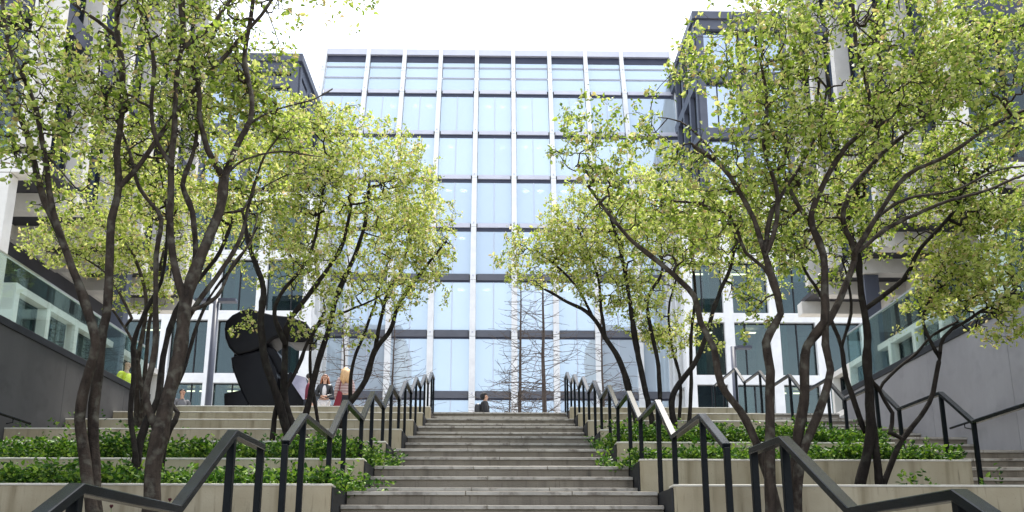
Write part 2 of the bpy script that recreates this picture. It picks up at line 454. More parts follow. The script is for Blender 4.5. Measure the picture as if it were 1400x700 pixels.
far = [(6.05, 0.93)]
for j in range(8):
    far.append(RP(j))
    if j < 7: far.append(RV(j))
far.append((20.25, 4.79))
near_l = [(1.5, -0.17), (2.3, -0.17), (3.23, 0.33), (4.24, 0.33), (5.04, 0.85), (5.66, 0.86)]
near_r = [(1.2, -0.19), (2.05, -0.19), (3.0, 0.29), (3.92, 0.30), (4.79, 0.78), (5.38, 0.80)]
far_l = [(6.30, 0.99)] + [(y + 0.12, z + 0.02) for y, z in far[1:]]
far_r = [(y - 0.04, z) for y, z in far]
handrail(-1.6, far_l, 'long dark zigzag handrail climbing the left edge of the main stairs to the plaza', stair_base)
handrail(1.655, far_r, 'long dark zigzag handrail climbing the right edge of the main stairs to the plaza', stair_base)
handrail(-1.6, near_l, 'short dark handrail at the bottom left corner, before the long left one', stair_base)
handrail(1.655, near_r, 'short dark handrail at the bottom right corner, before the long right one', stair_base)
side = [(8.35, 1.74)]
for j in range(1, 8):
    if j > 1 or True: side.append((9.42 + 1.73 * (j - 1), 1.74 + 0.495 * (j - 1)))
    side.append((10.05 + 1.73 * (j - 1), 2.22 + 0.495 * (j - 1)))
side = [q for q in side if q[0] < 20] + [(20.6, 4.72)]
handrail(5.46, side, 'dark zigzag handrail of the side stairs, in front of the lilac grey wall', lambda y: ZK(max(0, min(6, math.floor((y - YK(0) + 0.35) / D)))))

# ------------------------------------------------------------------ long retaining walls with glass balustrades
def wall_panels(x0, x1, y0, y1, z0, z1, mat, name, label):
    t = thing(name, ((x0 + x1) / 2, (y0 + y1) / 2, z0), label, 'wall')
    y = y0
    b = MB()
    while y < y1 - 0.01:
        e = min(y + 2.4, y1)
        b.box(x0, x1, y + 0.004, e - 0.004, z0, z1)
        y = e
    b.box(x0 + 0.05, x1 - 0.05, y0 + 0.01, y1 - 0.01, z0, z1 - 0.02)
    b.build('wall', mat, t)
    c = MB(); c.box(x0 - 0.02, x1 + 0.02, y0 - 0.01, y1 + 0.01, z1 + 0.002, z1 + 0.13)
    c.build('cap', M['plate'], t, bevel=0.006, segs=1)
    return t
WT = 3.86
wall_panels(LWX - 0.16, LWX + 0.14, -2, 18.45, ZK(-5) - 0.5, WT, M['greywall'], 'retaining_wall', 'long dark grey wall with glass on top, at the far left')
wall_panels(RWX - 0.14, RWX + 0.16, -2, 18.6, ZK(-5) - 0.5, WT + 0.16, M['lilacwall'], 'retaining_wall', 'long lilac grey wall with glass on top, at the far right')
def balustrade(x, y0, y1, z0, z1, label):
    t = thing('glass_balustrade', (x, (y0 + y1) / 2, z0), label, 'balustrade', 'glass balustrades along the walkways')
    n = max(1, round((y1 - y0) / 2.05)); w = (y1 - y0) / n
    for i in range(n):
        b = MB(); b.box(x - 0.009, x + 0.009, y0 + i * w + 0.012, y0 + (i + 1) * w - 0.012, z0, z1)
        b.build('glass_panel', M['railglass'], t)
    b = MB(); b.box(x - 0.022, x + 0.022, y0, y1, z1 + 0.001, z1 + 0.032)
    b.build('top_rail', noisemat('brushed_rail', (0.42, 0.43, 0.44), (0.5, 0.51, 0.52), 3, 0.35, 0, metal=0.7), t)
balustrade(LWX - 0.02, -1.9, 18.4, WT + 0.13, 5.04, 'greenish glass balustrade on the dark grey wall at the far left')
balustrade(RWX + 0.02, -1.9, 18.5, WT + 0.29, 5.44, 'greenish glass balustrade on the lilac grey wall at the far right')
def wall_handrail(x, y0, y1, z, sgn, label, za=None):
    t = thing('wall_handrail', (x, y0, z), label, 'handrail', 'slim handrails on the retaining walls')
    b = MB(); b.tube([(x, y0, z if za is None else za), (x, y1, z)], 0.021, 8); b.build('rail', M['steel'], t)
    for q in (0.12, 0.88):
        y = y0 + (y1 - y0) * q
        zz = (z if za is None else za + (z - za) * q)
        b = MB(); b.tube([(x, y, zz - 0.01), (x, y, zz - 0.07), (x + sgn * 0.10, y, zz - 0.09)], 0.009, 6); b.build('bracket', M['steel'], t)
wall_handrail(RWX - 0.24, 10.4, 14.1, 2.50, 1, 'slim dark handrail fixed to the lilac grey wall', 2.50)
wall_handrail(LWX + 0.24, 9.6, 13.7, 2.46, -1, 'slim dark handrail fixed to the dark grey wall', 2.46)

# ------------------------------------------------------------------ central office building
ob = thing('office_building', (0, 62, PLAZA), 'tall glass office building with white mullions filling the middle', 'building')
PROF = [(PLAZA, 57.0), (20.7, 57.0), (24.9, 57.35), (29.1, 58.05), (33.3, 59.0), (37.5, 60.1), (39.5, 60.7), (42.3, 61.5)]
def yp(z):
    for (a, ya), (c, yc) in zip(PROF, PROF[1:]):
        if z <= c: return ya + (yc - ya) * (z - a) / (c - a)
    return PROF[-1][1]
BZ = [8.0, 12.1, 16.5, 20.7, 24.9, 29.1, 33.3, 37.5, 42.0]
MX = [-14.2] + [1.13 + 2.95 * k for k in range(-4, 4)] + [14.1]
zz = [PLAZA + 0.02] + [z for z in BZ]
def wslab(b, x0, x1, z0, z1, f, k, mi=0, steps=1):
    """a slab that follows the leaning front, f in front and k behind the glass line"""
    for s in range(steps):
        a, c = z0 + (z1 - z0) * s / steps, z0 + (z1 - z0) * (s + 1) / steps
        ya, yc = yp(a), yp(c)
        v = [(x0, ya - f, a), (x1, ya - f, a), (x1, ya + k, a), (x0, ya + k, a), (x0, yc - f, c), (x1, yc - f, c), (x1, yc + k, c), (x0, yc + k, c)]
        b.add(v, [(3, 2, 1, 0), (4, 5, 6, 7), (0, 1, 5, 4), (1, 2, 6, 5), (2, 3, 7, 6), (3, 0, 4, 7)], mi)
for i, x in enumerate(MX):
    b = MB()
    zs = [PLAZA - 0.1] + BZ[:-1] + [39.8, 42.35]
    for a, c in zip(zs, zs[1:]):
        t = (a - PLAZA) / 38
        w = 0.235 - 0.08 * t
        w2 = 0.235 - 0.08 * (c - PLAZA) / 38
        ya, yc = yp(a), yp(c)
        v = [(x - w, ya - 0.32, a), (x + w, ya - 0.32, a), (x + w, ya + 0.1, a), (x - w, ya + 0.1, a), (x - w2, yc - 0.32, c - 0.025), (x + w2, yc - 0.32, c - 0.025), (x + w2, yc + 0.1, c - 0.025), (x - w2, yc + 0.1, c - 0.025)]
        b.add(v, [(3, 2, 1, 0), (4, 5, 6, 7), (0, 1, 5, 4), (1, 2, 6, 5), (2, 3, 7, 6), (3, 0, 4, 7)])
        # fixing bolts at the joints
        b.box(x - 0.05, x + 0.05, ya - 0.345, ya - 0.318, a + 0.25, a + 0.35, 1)
    b.build('mullion', [M['white'], M['lilac']], ob)
for n, z in enumerate(BZ[:-1]):
    for x0, x1 in zip(MX, MX[1:]):
        pass
    b = MB()
    for x0, x1 in zip(MX, MX[1:]):
        wslab(b, x0 + 0.27, x1 - 0.27, z, z + (0.36 if n >= 4 else 0.5), 0.13, 0.05)
    b.build('floor_band', M['lilac'] if n >= 4 else M['darkband'], ob)
    b = MB()
    wslab(b, MX[0], MX[-1], z - (0.30 if n >= 4 else 0.13), z - 0.003, 0.02, 0.06)
    b.build('painted_shade_strip', M['navy'], ob)  # navy strip stands for the shade below each band
    b = MB(); b.box(-14.0, 14.0, yp(z) + 0.5, 66, z - 0.1, z + 0.35)
    b.build('floor_slab', M['room'], ob)
for n, (z0, z1) in enumerate(zip(zz, zz[1:])):
    top = n == len(zz) - 2
    for x0, x1 in zip(MX, MX[1:]):
        a, c = z0 + (0 if not n else 0.36 if n >= 5 else 0.5), z1 - (1.05 if top else 0.30 if n >= 4 else 0.13)
        b = MB()
        if top:
            h = c - a
            for q0, q1 in ((0, 0.42), (0.46, 0.80), (0.84, 1.0)):
                wslab(b, x0 + 0.2, x1 - 0.2, a + h * q0, a + h * q1, 0.0, 0.02)
        else:
            xm = (x0 + x1) / 2
            wslab(b, x0 + 0.2, xm - 0.02, a, c, 0.0, 0.02)
            wslab(b, xm + 0.02, x1 - 0.2, a, c, 0.0, 0.02)
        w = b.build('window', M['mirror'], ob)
        if top:
            for q in (0.425, 0.455, 0.805, 0.835):
                zc = a + (c - a) * q
                b = MB(); wslab(b, x0 + 0.2, x1 - 0.2, zc - 0.022, zc + 0.022, 0.06, 0.0)
                b.build('shading_rail', M['lilac'], w)
        else:
            b = MB(); wslab(b, xm - 0.019, xm + 0.019, a, c, 0.035, 0.03)
            b.build('glazing_bar', M['lilac'], w)
b = MB()
wslab(b, -14.2, 14.2, 41.65, 42.3, 0.26, 3)
b.build('roof_edge', M['lilac'], ob)
b = MB(); wslab(b, -14.2, 14.2, 40.95, 41.64, 0.03, 0.06); b.build('painted_shade_strip', M['navy'], ob)  # same painted shade below the roof edge
b = MB()
b.box(-14.15, 14.15, 66, 66.3, PLAZA, 41); b.build('core_wall', M['room'], ob)
b = MB()
for sx in (-1, 1):
    b.box(min(sx * 14.2, sx * 14.0), max(sx * 14.2, sx * 14.0), 62, 66.3, PLAZA, 41.0)
b.box(-14.2, 14.2, 64.4, 66.4, 41.01, 41.6)
b.build('side_wall', M['slate'], ob)
for z in BZ[3:8]:
    b = MB()
    for i in range(len(MX) - 1):
        for q in (0.32, 0.70):
            if (i * 3 + int(z) + int(q * 10)) % 5 < 3:
                cx, cy = MX[i] + (MX[i + 1] - MX[i]) * q, yp(z) + 1.6
                b.tube([(cx, cy, z - 0.16), (cx, cy, z - 0.12)], 0.24, 12)
    b.build('ceiling_lamp', M['lamp'], ob)

# ------------------------------------------------------------------ generic window wall
def facade(parent, o2, u, n, us, zs, colw, bandh, proud, cm, bm_, gm, inset=0.25, split=True, colname='column', room=True):
    """o2 + u*s runs along the wall, n points out of it; columns at us, bands at zs"""
    def P(s, d, z): return (o2[0] + u[0] * s + n[0] * d, o2[1] + u[1] * s + n[1] * d, z)
    def bx(b, s0, s1, d0, d1, z0, z1, mi=0):
        v = [P(s0, d0, z0), P(s1, d0, z0), P(s1, d1, z0), P(s0, d1, z0), P(s0, d0, z1), P(s1, d0, z1), P(s1, d1, z1), P(s0, d1, z1)]
        b.add(v, [(3, 2, 1, 0), (4, 5, 6, 7), (0, 1, 5, 4), (1, 2, 6, 5), (2, 3, 7, 6), (3, 0, 4, 7)], mi)
    for s in us:
        b = MB(); bx(b, s - colw / 2, s + colw / 2, -0.35, proud, zs[0], zs[-1] + bandh * 0.5)
        b.build(colname, cm, parent)
    for z in zs[1:]:
        b = MB()
        for s0, s1 in zip(us, us[1:]):
            bx(b, s0 + colw / 2 + 0.001, s1 - colw / 2 - 0.001, -0.33, proud - 0.012 if proud < 0.12 else 0.1, z - bandh / 2, z + bandh / 2)
        b.build('floor_band', bm_, parent)
    for z0, z1 in zip(zs, zs[1:]):
        for s0, s1 in zip(us, us[1:]):
            a, c = z0 + (bandh / 2 if z0 != zs[0] else 0.0), z1 - bandh / 2
            e0, e1 = s0 + colw / 2, s1 - colw / 2
            sm = e0 + (e1 - e0) * random.choice((0.33, 0.5, 0.67))
            b = MB(); bx(b, e0 + 0.05, e1 - 0.05, -inset - 0.02, -inset, a + 0.04, c - 0.04)
            w = b.build('window', gm, parent)
            b = MB()
            for q in (e0 + 0.025, e1 - 0.025): bx(b, q - 0.024, q + 0.024, -inset - 0.05, -inset + 0.06, a + 0.003, c - 0.003)
            if split: bx(b, sm - 0.035, sm + 0.035, -inset - 0.05, -inset + 0.06, a + 0.003, c - 0.003)
            for q in (a + 0.03, c - 0.03): bx(b, e0 + 0.05, e1 - 0.05, -inset - 0.05, -inset + 0.05, q - 0.027, q + 0.027)
            b.build('frame', M['plate'], w)
            for q0, q1 in ((e0 + 0.08, sm - 0.06), (sm + 0.06, e1 - 0.08)) if room else ():
                if random.random() < 0.5:
                    # curtains drawn part of the way, or a half lowered blind
                    b = MB()
                    if random.random() < 0.6:
                        qa = q0 + (q1 - q0) * random.uniform(0, 0.45); qb = qa + (q1 - q0) * random.uniform(0.2, 0.5)
                        m = 8
                        for i in range(m):
                            f0, f1 = qa + (qb - qa) * i / m, qa + (qb - qa) * (i + 1) / m
                            da, db = (-inset - 0.2, -inset - 0.26) if i % 2 else (-inset - 0.26, -inset - 0.2)
                            v = [P(f0, da, a + 0.05), P(f1, db, a + 0.05), P(f1, db, c - 0.06), P(f0, da, c - 0.06)]
                            b.add(v, [(0, 1, 2, 3)])
                        b.build('curtain', M['curtain'], w)
                    else:
                        bx(b, q0, q1, -inset - 0.18, -inset - 0.16, c - (c - a) * random.uniform(0.2, 0.6), c - 0.06)
                        b.build('blind', M['offwhite'], w)
            if room and random.random() < 0.4:
                b = MB(); bx(b, e0 + 0.3, e1 - 0.3, -inset - 1.9, -inset - 1.7, c - 0.12, c - 0.07)
                b.build('ceiling_lamp', M['lampwarm'], w)
    if room:
        b = MB()
        bx(b, us[0], us[-1], -4.3, -4.0, zs[0], zs[-1])
        for z in zs[1:]: bx(b, us[0], us[-1], -4.0, -0.36, z - 0.12, z + 0.12)
        for i, s in enumerate(us[1:-1]):
            if i % 2: bx(b, s - 0.1, s + 0.1, -3.99, -1.2, zs[0], zs[-1] - 0.2)
        b.build('interior', M['room'], parent)

# two wings flanking the tall building, five lower storeys white, the upper ones dark and set back
LZ = [PLAZA, 8.1, 12.3, 16.45, 20.6, 24.7]
def wing(sx, roof, label):
    t = thing('wing_building', (sx * 22, 55, PLAZA), label, 'building')
    base = 14.95 if sx > 0 else 15.35
    us = [12.35] + [base + 2.95 * k for k in range(0, 7)]
    facade(t, (0, 52), (sx, 0), (0, -1), us, LZ, 0.62, 0.62, 0.08, M['white'], M['white'], M['wingglass'])
    facade(t, (sx * 12.05, 52.3), (0, 1), (-sx, 0), [0.0, 1.6, 3.2, 4.8], LZ, 0.45, 0.6, 0.08, M['white'], M['white'], M['wingglass'], room=False)
    b = MB(); b.box(*sorted((sx * 12.1, sx * 33)), 52.35, 60, 24.95, 25.35); b.build('terrace_slab', M['slate'], t)
    uz = [25.36, 29.6, 33.9 if roof > 36 else 33.2, roof - 0.6]
    us2 = [14.05] + [14.05 + 3.0 * k for k in range(1, 7)]
    facade(t, (0, 51.9), (sx, 0), (0, -1), us2, uz, 0.5, 0.75, 0.1, M['slate'], M['slate'], M['upglass'], split=True, colname='pier', room=False)
    facade(t, (sx * 13.8, 52.2), (0, 1), (-sx, 0), [0, 2.0, 4.0, 6.0, 8.0], uz, 0.4, 0.75, 0.1, M['slate'], M['slate'], M['upglass'], colname='pier', room=False)
    b = MB(); b.box(*sorted((sx * 13.55, sx * 33)), 51.65, 62, roof - 0.22, roof + 0.35); b.build('roof', M['slate'], t)
    b = MB(); b.box(*sorted((sx * 14.4, sx * 33)), 56.4, 60.5, 25.4, roof - 0.3); b.build('core_wall', M['navy'], t)
wing(1, 38.6, 'wing right of the tall glass building, its dark roof the higher one')
wing(-1, 34.9, 'wing left of the tall glass building, behind the black sculpture, lower dark roof')

# two near blocks beside the walkways, their upper storeys on columns
def side_block(sx, label, y1):
    t = thing('side_building', (sx * 14, 22, PLAZA), label, 'building')
    X = 10.5
    y0 = 17.45
    ZS, ZT = 9.2, 25.6
    n = int((y1 - y0) / 1.75)
    ys = [0.1 + 1.75 * k for k in range(n + 1)]
    zs = [ZS + 0.25, 13.2, 17.3, 21.4, 25.4]
    facade(t, (sx * X, y0), (0, 1), (-sx, 0), ys, zs, 0.26, 0.55, 0.26, M['offwhite'], M['navy'], M['sideglass'], split=True, colname='fin', room=False)
    fs = [0.1 + 2.6 * k for k in range(5)]
    facade(t, (sx * (X + 0.1), y0), (sx, 0), (0, -1), fs, zs, 0.24, 0.6, 0.15, M['offwhite'], M['navy'], M['wingglass'], split=True, colname='fin', room=False)
    b = MB()
    b.box(*sorted((sx * (X + 0.5), sx * (X + 11))), y0 + 0.5, y1 - 0.1, ZS + 0.3, ZT)
    b.build('core_wall', M['navy'], t)
    b = MB(); b.box(*sorted((sx * (X - 0.1), sx * (X + 11))), y0 - 0.1, y1 + 0.1, ZT + 0.02, ZT + 0.6); b.build('roof', M['slate'], t)
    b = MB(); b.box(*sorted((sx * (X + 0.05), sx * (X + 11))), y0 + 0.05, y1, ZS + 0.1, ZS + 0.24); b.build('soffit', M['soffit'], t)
    y = y0
    while y < y1:
        b = MB(); b.box(*sorted((sx * (X - 0.05), sx * (X + 10.5))), y, y + 0.42, ZS - 0.35, ZS + 0.09); b.build('soffit_beam', M['offwhite'], t)
        y += 2.0
    b = MB(); b.box(*sorted((sx * (X + 2.6), sx * (X + 3.0))), y0 + 0.43, y1, ZS - 0.30, ZS + 0.085); b.build('soffit_beam', M['offwhite'], t)
    for y in (y0 + 0.21, y1 - 4.0):
        b = MB(); b.box(*sorted((sx * (X + 0.42), sx * (X + 0.86))), y - 0.2, y + 0.12, PLAZA - 0.05, ZS - 0.36)
        b.build('column', M['offwhite'] if y < 20 else M['slate'], t, bevel=0.01, segs=1)
    us = [0.0 + 1.4 * k for k in range(int((y1 - y0 - 1.2) / 1.4) + 1)]
    facade(t, (sx * 11.2, y0 + 1.2), (0, 1), (-sx, 0), us, [PLAZA - 0.02, 5.2, 6.55], 0.17, 0.17, 0.1, M['offwhite'], M['offwhite'], M['wingglass'], inset=0.2, split=False)
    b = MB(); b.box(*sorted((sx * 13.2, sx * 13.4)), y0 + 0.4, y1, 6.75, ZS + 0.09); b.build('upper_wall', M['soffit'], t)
    return t
side_block(-1, 'near block on columns with white fins, behind the dark grey wall', 27.8)
side_block(1, 'near block on columns with white fins, behind the lilac grey wall', 27.8)
# ------------------------------------------------------------------ trees
def catmull(P, Rr, step):
    out, rad = [], []
    n = len(P)
    for i in range(n - 1):
        p0, p1, p2, p3 = P[max(i - 1, 0)], P[i], P[i + 1], P[min(i + 2, n - 1)]
        m = max(1, int((p2 - p1).length / step))
        for k in range(m):
            t = k / m
            out.append(0.5 * ((2 * p1) + (p2 - p0) * t + (2 * p0 - 5 * p1 + 4 * p2 - p3) * t * t + (3 * p1 - p0 - 3 * p2 + p3) * t ** 3))
            rad.append(Rr[i] + (Rr[i + 1] - Rr[i]) * t)
    out.append(P[-1]); rad.append(Rr[-1])
    return out, rad

class Skel:
    def __init__(s):
        s.p, s.par, s.r, s.plen, s.stem = [], [], [], [], []
    def add(s, p, par, r, stem=False):
        s.p.append(Vector(p)); s.par.append(par); s.r.append(r); s.stem.append(stem)
        s.plen.append(0 if par < 0 else s.plen[par] + (s.p[par] - Vector(p)).length)
        return len(s.p) - 1

def stems_to_skel(sk, stems):
    """stem = (photo points, y at the foot, y at the tip, width at the foot, width at the tip, foot height or None)"""
    for pts, Y0, Y1, w0, w1, z0 in stems:
        n = len(pts)
        P, Rr = [], []
        for i, (px, py) in enumerate(pts):
            t = i / (n - 1)
            Y = Y0 + (Y1 - Y0) * t
            P.append(at(px, py, Y))
            Rr.append(0.5 * (w0 + (w1 - w0) * t ** 0.8) / FPX * Y * 0.88)
        if z0 is not None and P[0].z > z0 + 0.02:
            P.insert(0, Vector((P[0].x + (P[0].x - P[1].x) * 0.3, P[0].y, z0 - 0.08))); Rr.insert(0, Rr[0] * 1.22)
        q, rr = catmull(P, Rr, 0.10)
        par = -1
        if z0 is None and sk.p:      # springs from the nearest stem
            d = [(a - q[0]).length_squared for a in sk.p]
            par = int(np.argmin(d))
            a = sk.p[par]
            gap = (q[0] - a).length
            for k in range(1, int(gap / 0.1)):
                par = sk.add(a.lerp(q[0], k * 0.1 / gap), par, min(sk.r[par], rr[0] * 1.1), True)
        for i, (p, r) in enumerate(zip(q, rr)):
            j = noise.noise_vector(p * 2.3) * 0.012 + noise.noise_vector(p * 6) * 0.006
            rn = r * (1 + 0.16 * noise.noise(p * 5) + (0.22 if noise.noise(p * 3.1 + Vector((9, 1, 4))) > 0.42 else 0))
            par = sk.add(p + j, par, rn, True)

def blob_points(blobs, seed):
    rg = np.random.default_rng(seed)
    pts = []
    for (px, py, rx, ry, Y, ry_d, n, thr) in blobs:
        n = int(n * 1.3)
        c = at(px, py, Y)
        dep = Y * CP + c.z * SP
        ex, ez = rx / FPX * dep, ry / FPX * dep
        k = 0; tries = 0
        while k < n and tries < n * 12:
            tries += 1
            v = rg.normal(size=3); v /= np.linalg.norm(v)
            v *= rg.random() ** (1 / 2.6)
            q = Vector((c.x + v[0] * ex, c.y + v[1] * ry_d, c.z + v[2] * ez))
            if noise.noise(q * 1.05 + Vector((seed, 0, 0))) * 0.6 + noise.noise(q * 2.3) * 0.5 < thr: continue
            pts.append(q); k += 1
    return pts

def grow(sk, pts, seed, step=0.11):
    rg = random.Random(seed)
    kd = KDTree(len(sk.p))
    for i, p in enumerate(sk.p): kd.insert(p, i)
    kd.balance()
    pts = sorted(pts, key=lambda q: kd.find(q)[2])
    built = len(sk.p)
    tips = []
    for q in pts:
        if len(sk.p) - built > 220:
            kd = KDTree(len(sk.p))
            for i, p in enumerate(sk.p): kd.insert(p, i)
            kd.balance(); built = len(sk.p)
        best, bi = 1e9, 0
        for co, i, d in kd.find_n(q, 10):
            lo = sk.p[i]
            c = d + (0.35 * max(0, lo.z - q.z)) + (0.25 if sk.stem[i] and sk.r[i] > 0.03 else 0)
            if c < best: best, bi = c, i
        if len(sk.p) > built:
            arr = np.array([tuple(x) for x in sk.p[built:]]) - np.array(q)
            dd = np.sqrt((arr ** 2).sum(1)) + 0.35 * np.maximum(0, arr[:, 2])
            k = int(np.argmin(dd))
            if dd[k] < best: bi = built + k
        a = sk.p[bi]
        d = q - a
        L = d.length
        if L < 0.05: continue
        side = d.cross(Vector((rg.uniform(-1, 1), rg.uniform(-1, 1), rg.uniform(-1, 1)))).normalized()
        bow = L * rg.uniform(-0.16, 0.16)
        lift = L * rg.uniform(-0.02, 0.12)
        m = max(2, int(L / step))
        par = bi
        for k in range(1, m + 1):
            t = k / m
            s = 4 * t * (1 - t)
            pos = a + d * t + side * bow * s + Vector((0, 0, lift * s))
            if k < m: pos += Vector((rg.gauss(0, 0.012), rg.gauss(0, 0.012), rg.gauss(0, 0.012)))
            par = sk.add(pos, par, 0, False)
        tips.append(par)
    return tips

def skin_skel(sk, tip_r, power=0.47):
    n = len(sk.p)
    P = np.array([tuple(p) for p in sk.p]); par = np.array(sk.par)
    nch = np.zeros(n, int)
    for i in range(n):
        if par[i] >= 0: nch[par[i]] += 1
    cnt = np.where(nch == 0, 1.0, 0.0)
    for i in range(n - 1, -1, -1):
        if par[i] >= 0: cnt[par[i]] += cnt[i]
    rad = tip_r * cnt ** power
    for i in range(n):
        if sk.stem[i]: rad[i] = max(sk.r[i], 0.004)
        elif par[i] >= 0: rad[i] = min(rad[i], rad[par[i]] * 0.92)
    dirs = np.zeros((n, 3))
    for i in range(n):
        d = P[i] - P[par[i]] if par[i] >= 0 else np.array([0, 0, 1.0])
        l = np.linalg.norm(d); dirs[i] = d / l if l > 1e-6 else (0, 0, 1)
    # the continuing child keeps its parent's ring
    main = {}
    for i in range(n):
        q = par[i]
        if q >= 0 and (q not in main or rad[i] > rad[main[q]]): main[q] = i
    sm = dirs.copy()
    for i in range(n):
        if i in main:
            s = dirs[i] + dirs[main[i]]; l = np.linalg.norm(s)
            if l > 1e-6: sm[i] = s / l
    V, F = [], []
    base = 0
    for thick in (True, False):
        idx = [i for i in range(n) if par[i] >= 0 and (rad[i] > 0.016) == thick]
        if not idx: continue
        idx = np.array(idx); pr = par[idx]
        k = 10 if thick else 4
        cont = np.array([main[q] == i for q, i in zip(pr, idx)])
        def ring(pos, d, r):
            ref = np.tile(np.array([0.31, 0.9, 0.27]), (len(d), 1))
            bad = np.abs((d * ref).sum(1)) > 0.95
            ref[bad] = (0.9, -0.2, 0.3)
            u = np.cross(d, ref); u /= np.linalg.norm(u, axis=1)[:, None]
            w = np.cross(d, u)
            a = np.arange(k) * 2 * np.pi / k
            return pos[:, None, :] + (u[:, None, :] * np.cos(a)[None, :, None] + w[:, None, :] * np.sin(a)[None, :, None]) * r[:, None, None]
        ds = np.where(cont[:, None], sm[pr], dirs[idx])
        rs = np.where(cont, rad[pr], np.minimum(rad[pr] * 0.9, rad[idx] * 1.25))
        rs = np.where(np.array([par[q] < 0 for q in pr]) & cont, rad[pr], rs)
        A = ring(P[pr], ds, rs); B = ring(P[idx], sm[idx], rad[idx])
        m = len(idx)
        vv = np.concatenate([A, B], axis=1).reshape(-1, 3)
        o = base + np.arange(m)[:, None] * 2 * k
        q = np.arange(k)
        f = np.stack([o + q, o + k + q, o + k + (q + 1) % k, o + (q + 1) % k], axis=2).reshape(-1, 4)
        V.append(vv); F.append(f); base += len(vv)
    return np.concatenate(V), np.concatenate(F), rad, cnt

def leaf_mesh(cent, dirs, L, W, rg, fold=0.25):
    """pointed oval leaves folded along the midrib, six points each"""
    n = len(cent)
    d = dirs / np.linalg.norm(dirs, axis=1)[:, None]
    r = rg.normal(size=(n, 3))
    u = np.cross(d, r); u /= np.linalg.norm(u, axis=1)[:, None]
    w = np.cross(d, u)
    L = L[:, None]; W = W[:, None]
    curl = rg.uniform(-0.25, 0.1, (n, 1))
    a = cent
    tip = cent + d * L + w * L * curl
    l1 = cent + d * L * 0.30 + u * W * 0.46 + w * W * fold
    l2 = cent + d * L * 0.68 + u * W * 0.40 + w * (W * fold + L * curl * 0.4)
    r1 = cent + d * L * 0.30 - u * W * 0.46 + w * W * fold
    r2 = cent + d * L * 0.68 - u * W * 0.40 + w * (W * fold + L * curl * 0.4)
    V = np.stack([a, r1, r2, tip, l2, l1], axis=1).reshape(-1, 3)
    o = np.arange(n)[:, None] * 6
    F = np.concatenate([o + np.array([0, 1, 2, 3]), o + np.array([0, 3, 4, 5])], axis=0)
    return V, F

def tree(label, stems, blobs, seed, bark='bark', leafm='leaf', leaf=0.062, per=3.2, tipn=8, blossom=0.10, tip_r=0.0036, foot=None, group=None, cat='tree', step=0.11, name='tree'):
    sk = Skel()
    stems_to_skel(sk, stems)
    f = Vector(foot) if foot else sk.p[0]
    t = thing(name, tuple(f), label, cat, group)
    pts = blob_points(blobs, seed)
    grow(sk, pts, seed, step)
    V, F, rad, cnt = skin_skel(sk, tip_r)
    mesh_np('trunk', V, F, M[bark], t, True)
    rg = np.random.default_rng(seed + 5)
    has = set(sk.par)
    C, Dr, BC = [], [], []
    for i in range(len(sk.p)):
        if sk.stem[i]: continue
        tip = i not in has
        if not tip and cnt[i] > 9: continue
        p = np.array(sk.p[i])
        bd = np.array(sk.p[i] - sk.p[sk.par[i]])
        bd = bd / (np.linalg.norm(bd) + 1e-6)
        k = (tipn + rg.integers(0, 3)) if tip else rg.poisson(per)
        for q in range(k):
            dd = rg.normal(size=3) + bd * 0.6 + np.array([0, 0, -0.25])
            off = rg.normal(size=3) * leaf * 0.45
            C.append(p + off); Dr.append(dd)
        if tip and rg.random() < blossom * 2.5:
            for q in range(rg.integers(5, 10)):
                BC.append(p + rg.normal(size=3) * leaf * 0.4 + np.array([0, 0, 0.02]))
    C = np.array(C); Dr = np.array(Dr)
    leaf = leaf * 0.76
    sc = np.clip(rg.lognormal(-0.05, 0.30, len(C)), 0.45, 1.7)
    V, F = leaf_mesh(C, Dr, leaf * sc, leaf * 0.66 * sc * rg.uniform(0.7, 1.15, len(C)), rg)
    mesh_np('crown', V, F, M[leafm], t)
    if BC:
        BC = np.array(BC)
        V, F = leaf_mesh(BC, rg.normal(size=BC.shape), np.full(len(BC), leaf * 0.42), np.full(len(BC), leaf * 0.32), rg)
        mesh_np('blossom', V, F, M['blossom'], t)
    print('TREE', label[:30], len(sk.p), len(C))
    return t

ZL1, Z0, Z2, Z3, Z4 = ZK(-1) - 0.07, ZK(0) - 0.07, ZK(2) - 0.07, ZK(3) - 0.07, ZK(4) - 0.07

# twin stemmed tree at the far left
tree('twin stemmed tree with a kink low on its left stem, farthest left in front', [
    ([(127, 700), (116, 632), (109, 575), (111, 553), (117, 520), (131, 470), (120, 425), (107, 385), (93, 350), (75, 305), (55, 260), (45, 215), (32, 170), (15, 135), (-8, 90), (-30, 40)], 7.25, 7.0, 19, 8, ZL1),
    ([(132, 700), (129, 630), (127, 570), (134, 515), (139, 465), (147, 415), (150, 350), (152, 300), (162, 255), (159, 210), (165, 165), (167, 100), (162, 50), (159, 0), (152, -50)], 7.3, 7.5, 19, 8, ZL1),
    ([(88, 338), (72, 290), (67, 260), (60, 210), (52, 165), (40, 120), (22, 85), (10, 55), (5, 20), (3, -30)], 7.05, 6.7, 11, 6, None),
    ([(162, 258), (190, 225), (220, 185), (250, 145), (280, 105), (310, 75), (340, 40), (365, 10), (390, -30)], 7.4, 7.9, 9, 5, None),
    ([(160, 50), (135, 30), (100, 5), (70, -30)], 7.5, 7.3, 8, 5, None),
    ([(60, 210), (85, 235), (110, 262), (125, 250)], 7.0, 6.8, 4, 2, None),
], [(70, 90, 120, 150, 7.2, 1.3, 470, 0.03), (40, 200, 70, 90, 7.0, 0.9, 130, 0.0), (200, 40, 130, 90, 7.6, 1.2, 300, -0.05), (180, 180, 90, 90, 7.9, 0.9, 140, 0.0), (350, -10, 90, 60, 7.9, 0.8, 140, 0.0)], 21, leafm='leaf', leaf=0.066, per=1.25, tipn=4)

